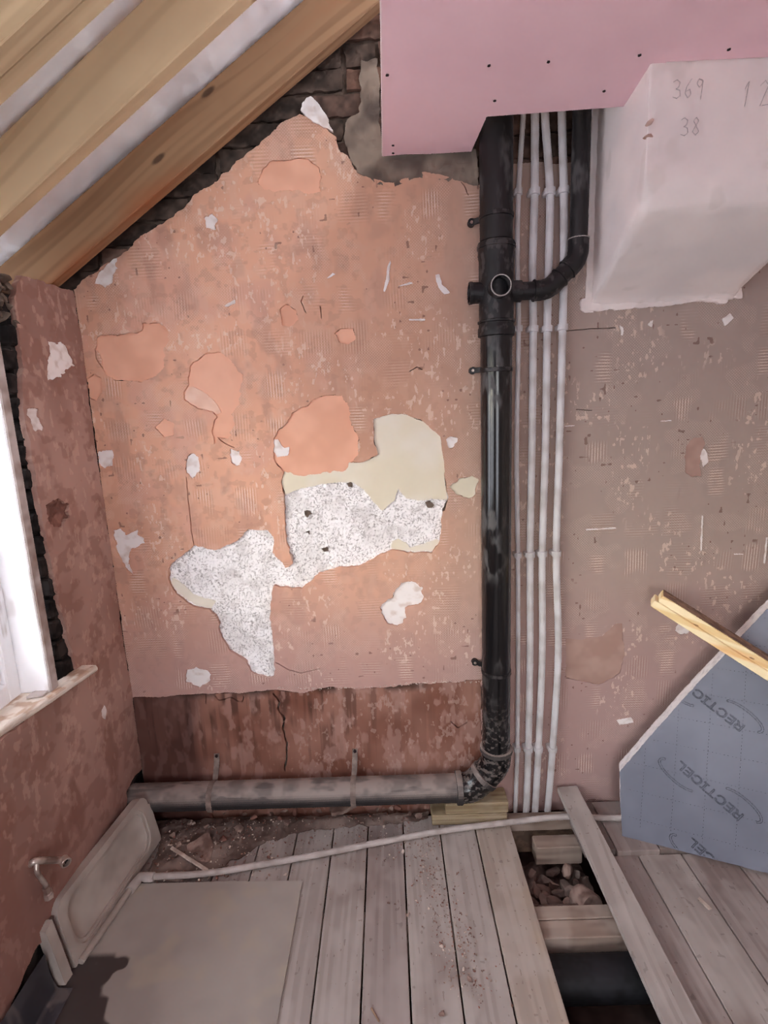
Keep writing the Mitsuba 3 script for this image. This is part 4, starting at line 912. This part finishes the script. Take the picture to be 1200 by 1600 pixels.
put(k + '__side', hexa(in_tray([0.004, 0.004, TL - 0.01, TL - 0.01], [0.0, TH - 0.03, 0.0, TH - 0.03], [-0.0345] * 4), in_tray([0.004, 0.004, TL - 0.01, TL - 0.01], [0.0, TH - 0.05, 0, TH - 0.05], [-0.040] * 4)), 'm_tray_dirty', False)
# end flange standing a little apart
fl = [in_tray([-0.052, -0.052, -0.020, -0.020], [0.0, TH - 0.03, TH - 0.02, 0.0], [d_] * 4) for d_ in (0.004, -0.03)]
put(k + '__end_flange', hexa(fl[0], fl[1]), 'm_tray', False, 'flat end flange nearest the camera')
put(k + '__end_groove', hexa(in_tray([-0.021, -0.021, 0.002, 0.002], [0.0, TH - 0.03, TH - 0.03, 0.0], [-0.014] * 4), in_tray([-0.021, -0.021, 0.002, 0.002], [0.0, TH - 0.03, TH - 0.03, 0.0], [-0.03] * 4)), 'm_tray_dirty', False)
far = in_tray(*[np.array(q, float) for q in ([TL, TL + 0.012, TL, TL + 0.012], [0, 0, TH - 0.05, TH - 0.06], [0.0, 0.0, 0.0, 0.0])])
far2 = in_tray(*[np.array(q, float) for q in ([TL, TL + 0.012, TL, TL + 0.012], [0, 0, TH - 0.05, TH - 0.06], [-0.028] * 4)])
put(k + '__end_lip', hexa(far, far2), 'm_tray', False)

# metal pipe stub by the wall
k = thing('pipe_stub', 'tarnished metal pipe stub with an open end and a swivel nut on the left wall', 'pipe stub')
w0 = [(-0.674,0.431)][0]; w1 = [(-0.609,0.367)][0]; w2 = [(-0.665,0.327)][0]
P0, P1, P2 = np.array([-1.10, w0[0], w0[1]]), np.array([-1.04, w1[0], w1[1]]), np.array([-1.085, w2[0], w2[1]])
dirn = (P1 - (P0 + [0.02, 0.0, 0.0])); dirn /= np.linalg.norm(dirn)
aim = np.array([0.80, -0.55, -0.10]); aim /= np.linalg.norm(aim)
put(k + '__arm', tube(spline([P0, P0 + [0.018, 0.006, 0.004], P1 - aim * 0.03 + [0, -0.012, 0.004], P1 - aim * 0.012], 6), 0.010, 16), 'm_metal', 40)
put(k + '__open_end', sleeve(P1 - aim * 0.022, P1, 0.0145, 0.0105, 22, 0.0012), 'm_metal', 40)
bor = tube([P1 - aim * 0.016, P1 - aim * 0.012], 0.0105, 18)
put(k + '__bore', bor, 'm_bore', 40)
put(k + '__drop', tube(spline([P0 + [0.018, 0.002, 0.0], P0 + [0.022, -0.006, -0.025], P2 + [0.012, 0, 0.02], P2 + [0.014, 0.004, -0.03]], 6), 0.007, 14), 'm_metal', 40)
put(k + '__nut', tube([P2 + [0.012, 0, 0.014], P2 + [0.013, 0.001, -0.006], P2 + [0.013, 0.002, -0.007], P2 + [0.014, 0.003, -0.028]], [0.011, 0.011, 0.0135, 0.0135], 6), 'm_metal', False)

# ------------------------------------------------------------------ window board and scrap on it
k = thing('window_board', 'dirty white window board with a rounded front edge under the window', 'window board')
sb = [(-1.052, -0.292), (-1.086, -0.5), (-1.118, -0.664), (-1.13, -1.0), (-1.09, -2.82), (-1.30, -2.82), (-1.30, -0.40), (-1.12, -0.40), (-1.10, -0.29)]
sbp = Polygon(sb).buffer(-0.006).buffer(0.006, 6)
put(k + '__board', slab(sbp, rough(0.868, 0.0012, 12), 0.846, on_floor, 0.03), 'm_sill', 30)
nose = tube([(-1.054, -0.294, 0.857), (-1.088, -0.5, 0.857), (-1.12, -0.664, 0.857), (-1.132, -1.0, 0.857), (-1.092, -2.80, 0.857)], 0.0125, 14)
put(k + '__nosing', nose, 'm_sill', 40)
sc = [(-1.147,-0.512),(-1.146,-0.447),(-1.099,-0.462),(-1.103,-0.5)]
scm = slab(jag(sc, 0.003, 0.006, 3), rough(0.876, 0.003, 30), 0.870, on_floor, 0.01)
put('paint_flake', scm, 'm_primer', 30, 'curled grey paint flake lying on the window board', 'paint flake')

# ------------------------------------------------------------------ loose plank over the hole
pf = [(0.671,-0.02,0.1),(0.752,-0.02,0.106)]
pn = [(0.698,-0.846),(0.8,-0.848)]
f0, f1 = np.array(pf[0]), np.array(pf[1])
n0, n1_ = np.array([*pn[0], 0.024]), np.array([*pn[1], 0.024])
ext = 0.35
d0, d1 = (n0 - f0), (n1_ - f1)
N0, N1 = f0 + d0 * (1 + ext), f1 + d1 * (1 + ext)
dz = np.array([0, 0, -0.022])
put('plank', hexa(np.array([f0, f1, f0 + dz, f1 + dz]), np.array([N0, N1, N0 + dz, N1 + dz])), 'm_board', False, 'loose dusty plank laid over the gap in the floorboards', 'plank')

# ------------------------------------------------------------------ insulation board leaning at the right
k = thing('insulation_board', 'silver foil faced insulation board leaning on the wall with one corner cut off', 'insulation board')
IO = np.array([0.8705, -0.1993, 0.017]); iu = np.array([0.9224, -0.3862, 0.0]); ib = np.array([0.3862, 0.9224, 0])
tt = math.radians(15)
iv = np.array([0, 0, math.cos(tt)]) + math.sin(tt) * ib
inn_ = np.cross(iu, iv); inn_ = inn_ if inn_[1] < 0 else -inn_        # out of the face, to the room
def in_board(u, v, d):
    u, v, d = (np.asarray(q, float) for q in (u, v, d))
    return IO + u[:, None] * iu + v[:, None] * iv + d[:, None] * inn_
ishape = [(0, 0), (0.55, -0.003), (1.15, 0.0), (1.15, 1.15), (0.64, 1.19), (0.461, 0.944), (0.40, 0.862), (0.30, 0.715), (0.235, 0.626), (0.225, 0.609), (0.218, 0.60), (0.10, 0.425), (-0.018, 0.244), (-0.012, 0.13)]
IT = 0.095
bp = jag(ishape, 0.0012, 0.012, 4, 50)
put(k + '__foam_core', slab(bp.buffer(-0.0006), -0.0012, -IT, in_board, 0.04), 'm_foam', 30, 'white cut foam edge')
put(k + '__foil_face', slab(bp, rough(0.0, 0.0008, 8), -0.0012, in_board, 0.02), 'm_foil', 30)
put(k + '__back_face', slab(bp.buffer(-0.001), -IT - 0.0005, -IT, in_board, 0.05), 'm_foil', 30)
# printed lettering, outlined, running up to the left upside down
tm = meshkit.text_mesh('RECTICEL', 0.030, 0.002)
sec = tm.section(plane_origin=[0, 0, 0.001], plane_normal=[0, 0, 1])
p2d, M2 = sec.to_2D(to_2D=np.eye(4)) if hasattr(sec, 'to_2D') else sec.to_planar()
from shapely import affinity
glyphs = unary_union(list(p2d.polygons_full))
glyphs = affinity.scale(glyphs, 0.255 / (glyphs.bounds[2] - glyphs.bounds[0]), 1.0, origin=(glyphs.bounds[0], 0))
letters = unary_union([g.boundary.buffer(0.0010) for g in polys(glyphs)])
lw = letters.bounds[2]
def oval(cx, cy, rx, ry, a0, a1):
    pts = [(cx + rx * math.cos(a), cy + ry * math.sin(a)) for a in np.linspace(a0, a1, 40)]
    return LineString(pts).buffer(0.0035).boundary.buffer(0.0008)
swooshes = unary_union([oval(0.03, -0.022, 0.075, 0.027, -0.5, -3.5), oval(0.235, 0.050, 0.075, 0.027, 2.7, -0.5)])
for (cu, cv, an) in ((0.400, 0.502, 145), (0.403, 0.181, 144), (0.451, -0.089, 145), (0.80, 0.66, 145), (0.80, 0.34, 145), (0.80, 0.02, 145)):
    for part_, g0, lab in (('lettering', [letters], 'outlined lettering upside down'), ('swoosh', polys(swooshes), 'thin outlined swoosh')):
        for g in g0:
            g = affinity.translate(affinity.rotate(g, an, origin=(0, 0)), cu, cv).intersection(bp.buffer(-0.004))
            if g.area > 1e-5:
                put(k + '__' + part_, slab(g, 0.0016, 0.0012, in_board, 0.2), 'm_ink', False, lab)
dots_ = []
for u0 in np.arange(0.06, 1.1, 0.105):
    for v0 in np.arange(0.05, 1.15, 0.013):
        dots_.append(sbox(u0 + 0.03 * v0 - 0.0006, v0, u0 + 0.03 * v0 + 0.0006, v0 + 0.005))
for v0 in np.arange(0.08, 1.1, 0.105):
    for u0 in np.arange(0.02, 1.12, 0.013):
        dots_.append(sbox(u0, v0 - 0.03 * u0 - 0.0006, u0 + 0.004, v0 - 0.03 * u0 + 0.0006))
put(k + '__grid_print', slab(unary_union(dots_).intersection(bp.buffer(-0.01)), 0.0013, 0.001, in_board, 0.5, False), 'm_ink', False, 'faint dashed printed grid', kind='stuff')

# timber batten propped across it
k = thing('batten', 'pale new timber batten with a dark top face propped across the insulation board', 'batten')
b0 = np.array([0.953, -0.150, 0.953]); b1 = np.array([1.280, -0.330, 0.736])
bx = (b1 - b0) / np.linalg.norm(b1 - b0)
bn = [-0.45, -0.88, 0.05]
bn = np.array(bn, float); bn -= bx * (bn @ bx); bn /= np.linalg.norm(bn)
bu = np.cross(bx, bn); bu = bu if bu[2] > 0 else -bu
L_ = 1.50
put(k + '__beam', oriented(b0, bx, bu, -bn, L_, 0.0285, 0.085, 0.002), 'm_newwood', False)
put(k + '__beam', oriented(b0 + bx * 0.012 + bu * 0.0295 - bn * 0.001, bx, bu, -bn, L_, 0.0285, 0.085, 0.002), 'm_newwood', False)
put(k + '__top_face', oriented(b0 + bx * 0.013 + bu * 0.0588 - bn * 0.002, bx, bu, -bn, L_ - 0.02, 0.0022, 0.083, 0.0005), 'm_oldwood', False, 'rough brown top face')

# ------------------------------------------------------------------ debris along the pipe and over the boards
dsh = jag([(-1.06, -0.02), (-1.05, -0.12), (-0.985, -0.14), (-0.965, -0.31), (-0.86, -0.33), (-0.70, -0.27), (-0.56, -0.16), (-0.40, -0.105), (-0.2, -0.085), (0.0, -0.08), (0.12, -0.055), (0.12, -0.02)], 0.012, 0.01, 4, 30)
dshb = np.array(dsh.exterior.coords)
def dh(u, v):
    d = shapely.distance(dsh.exterior, shapely.points(u, v))
    f = meshkit.fbm(np.column_stack([u * 30, v * 30, u * 0]), 4, 3)
    return 0.003 + np.minimum(d, 0.06) * 0.45 * (0.4 + f) + 0.006 * (f - 0.5) * np.minimum(d / 0.01, 1)
put('debris_heap', slab(dsh, dh, 0.0, on_floor, 0.008), 'm_dirt', 30, 'heap of brown plaster dust and grit along the soil pipe', 'debris', kind='stuff')
crumbs = {'m_rubble': [], 'm_rubble_pale': [], 'm_rubble_red': []}
keys = list(crumbs)
def scatter(n, f, s0, s1):
    for i in range(n):
        x, y = f()
        s = s0 * (s1 / s0) ** nrg.random()
        crumbs[keys[int(nrg.integers(0, 3))]].append(place(rock(s, 1000 + i, 0, 0.7), x, y, s * 0.4 + (float(dh(np.array([x]), np.array([y]))[0]) if dsh.contains(shapely.Point(x, y)) else 0.0), nrg.uniform(0, 6), nrg.uniform(-0.6, 0.6)))
scatter(700, lambda: (nrg.uniform(-1.0, 0.1), -0.03 - abs(nrg.normal()) * 0.11), 0.002, 0.007)
scatter(260, lambda: (nrg.uniform(-1.0, -0.5), nrg.uniform(-0.33, -0.1)), 0.003, 0.010)
scatter(560, lambda: (0.07 + nrg.normal() * 0.04 + 0.13 * (q_ := nrg.random()), -0.15 - 0.6 * q_ + nrg.normal() * 0.02), 0.0018, 0.0065)
scatter(160, lambda: (nrg.uniform(-0.5, 0.43), nrg.uniform(-0.9, -0.1)), 0.001, 0.003)
scatter(70, lambda: (nrg.uniform(0.78, 1.5), nrg.uniform(-0.9, -0.3)), 0.001, 0.003)
scatter(120, lambda: (nrg.uniform(0.74, 0.86), nrg.uniform(-0.25, -0.02)), 0.003, 0.012)
for n_, q in zip(('plaster_crumbs', 'pale_crumbs', 'red_crumbs'), keys):
    put(n_, cat_(crumbs[q]), q, False, {'m_rubble': 'fine brown plaster crumbs scattered over the floorboards', 'm_rubble_pale': 'fine pale crumbs scattered over the floorboards', 'm_rubble_red': 'fine reddish brick crumbs scattered over the floorboards'}[q], 'crumbs', kind='stuff')
lumps = [(-0.916,0.04),(-0.822,-0.013),(-0.768,0.011),(-0.681,-0.008),(-0.622,0.027),(-0.562,-0.006),(-0.513,0.018),(-0.456,-0.003),(-0.417,0.029),(-0.361,0.011),(-0.145,0.017),(-0.1,-0.004),(-0.039,0.001),(-0.887,-0.064),(-0.814,-0.101),(-0.72,-0.165),(-0.679,-0.107),(-0.63,-0.057),(-0.942,-0.13),(-0.885,-0.196),(-0.017,0),(0.037,-0.032),(-0.519,-0.051),(0.077,-0.056),(-0.481,-0.081)]
for i, (x, y) in enumerate(sorted(lumps)):
    s = 0.015 + 0.020 * nrg.random() ** 1.5
    put('plaster_lump', place(rock(s, 700 + i, 1, 0.6), x, y, (float(dh(np.array([x]), np.array([y]))[0]) if dsh.contains(shapely.Point(x, y)) else 0.002) + s * 0.25, nrg.uniform(0, 6), nrg.uniform(-0.4, 0.4)), ('m_rubble', 'm_rubble_red', 'm_rubble')[i % 3], False,
        'broken plaster lump in the debris heap along the soil pipe, %s from the left wall' % ORD[i], 'plaster lump', 'plaster lumps along the soil pipe')
loose = [((630, 1332), .012, 'pale plaster crumb on the boards just below the white pipe'), ((638, 1430), .010, 'rounded grey pebble on the boards between the gaps, mid floor'), ((690, 1480), .011, 'pale flat flake beside the gap, lower middle of the floor'), ((725, 1515), .009, 'small white chip on the lower boards, farther of two'),
         ((734, 1530), .012, 'grey chip on the lower boards, nearer of two'), ((608, 1412), .007, 'tiny dark crumb of a close pair on the middle board, left one'), ((617, 1413), .007, 'tiny dark crumb of a close pair on the middle board, right one'), ((661, 1356), .009, 'white chip in the trail of crumbs below the pipe'),
         ((727, 1285), .012, 'flat pale flake in front of the packing timbers'), ((445, 1368), .011, 'tan crumb between the hardboard sheet and the white pipe'), ((692, 1585), .014, 'plaster lump at the bottom edge of the photo')]
for (a, s, w), (x, y) in zip(loose, [(0.003,-0.227),(0.012,-0.488),(0.114,-0.601),(0.176,-0.672),(0.189,-0.7),(-0.054,-0.443),(-0.033,-0.446),(0.076,-0.3),(0.268,-0.084),(-0.446,-0.314),(0.098,-0.793)]):
    put('chip', place(rock(s, int(x * 1000) % 97 + 50, 1, 0.55), x, y, s * 0.3, nrg.uniform(0, 6), 0.1), 'm_rubble_pale' if 'white' in w or 'pale' in w else 'm_rubble', False, w, 'plaster chip')
a = [(-0.915,-0.219),(-0.742,-0.311)]
p_, q_ = np.array([*a[0], 0.040]), np.array([*a[1], 0.020])
e_ = (q_ - p_) / np.linalg.norm(q_ - p_)
w_ = np.cross([0, 0, 1.0], e_); w_ /= np.linalg.norm(w_)
put('plaster_strip', oriented(p_, e_, w_, np.cross(e_, w_), np.linalg.norm(q_ - p_), 0.013, 0.008, 0.002), 'm_rubble_pale', False, 'pale straight strip of plaster lying in the debris by the tray', 'plaster strip')
sh = [(-0.304,-0.011),(-0.194,-0.001),(-0.241,-0.036),(-0.298,-0.045)]
put('plaster_shard', slab(jag(sh, 0.003, 0.006, 8), rough(0.032, 0.002, 40), 0.018, on_floor, 0.01), 'm_rubble', 30, 'flat grey plaster shard wedged under the soil pipe bracket', 'plaster shard')
sh = [(-0.712,-0.229),(-0.643,-0.159),(-0.565,-0.182),(-0.55,-0.285),(-0.63,-0.282)]
sh2 = [(-0.859,-0.195),(-0.79,-0.14),(-0.748,-0.196),(-0.748,-0.266),(-0.815,-0.257)]
put('plaster_slab', slab(jag(sh2, 0.004, 0.006, 9), lambda u, v: rough(0.026, 0.004, 30)(u, v) + 0.15 * (v + 0.25), 0.006, on_floor, 0.008), 'm_rubble', 30, 'broad flat piece of plaster lying beside the pale strip', 'plaster slab')
twig = [(-0.108,-0.774),(-0.085,-0.808)]
put('splinter', tube([(*twig[0], 0.004), (*twig[1], 0.004)], 0.0028, 6), 'm_oldwood', 40, 'thin wood splinter on the boards at the bottom of the photo', 'splinter')
wp = [(1.014,-0.464),(1.04,-0.501)]
put('chip', hexa(np.array([[wp[0][0], wp[0][1], 0.0], [wp[0][0] + .01, wp[0][1] + .008, 0.0], [wp[1][0], wp[1][1], 0.0], [wp[1][0] - .012, wp[1][1] - .004, 0.0]]), np.array([[wp[0][0], wp[0][1], 0.004], [wp[0][0] + .01, wp[0][1] + .008, 0.004], [wp[1][0], wp[1][1], 0.005], [wp[1][0] - .012, wp[1][1] - .004, 0.004]])), 'm_rubble_pale', False, 'white sliver on the right hand floorboards', 'plaster chip')
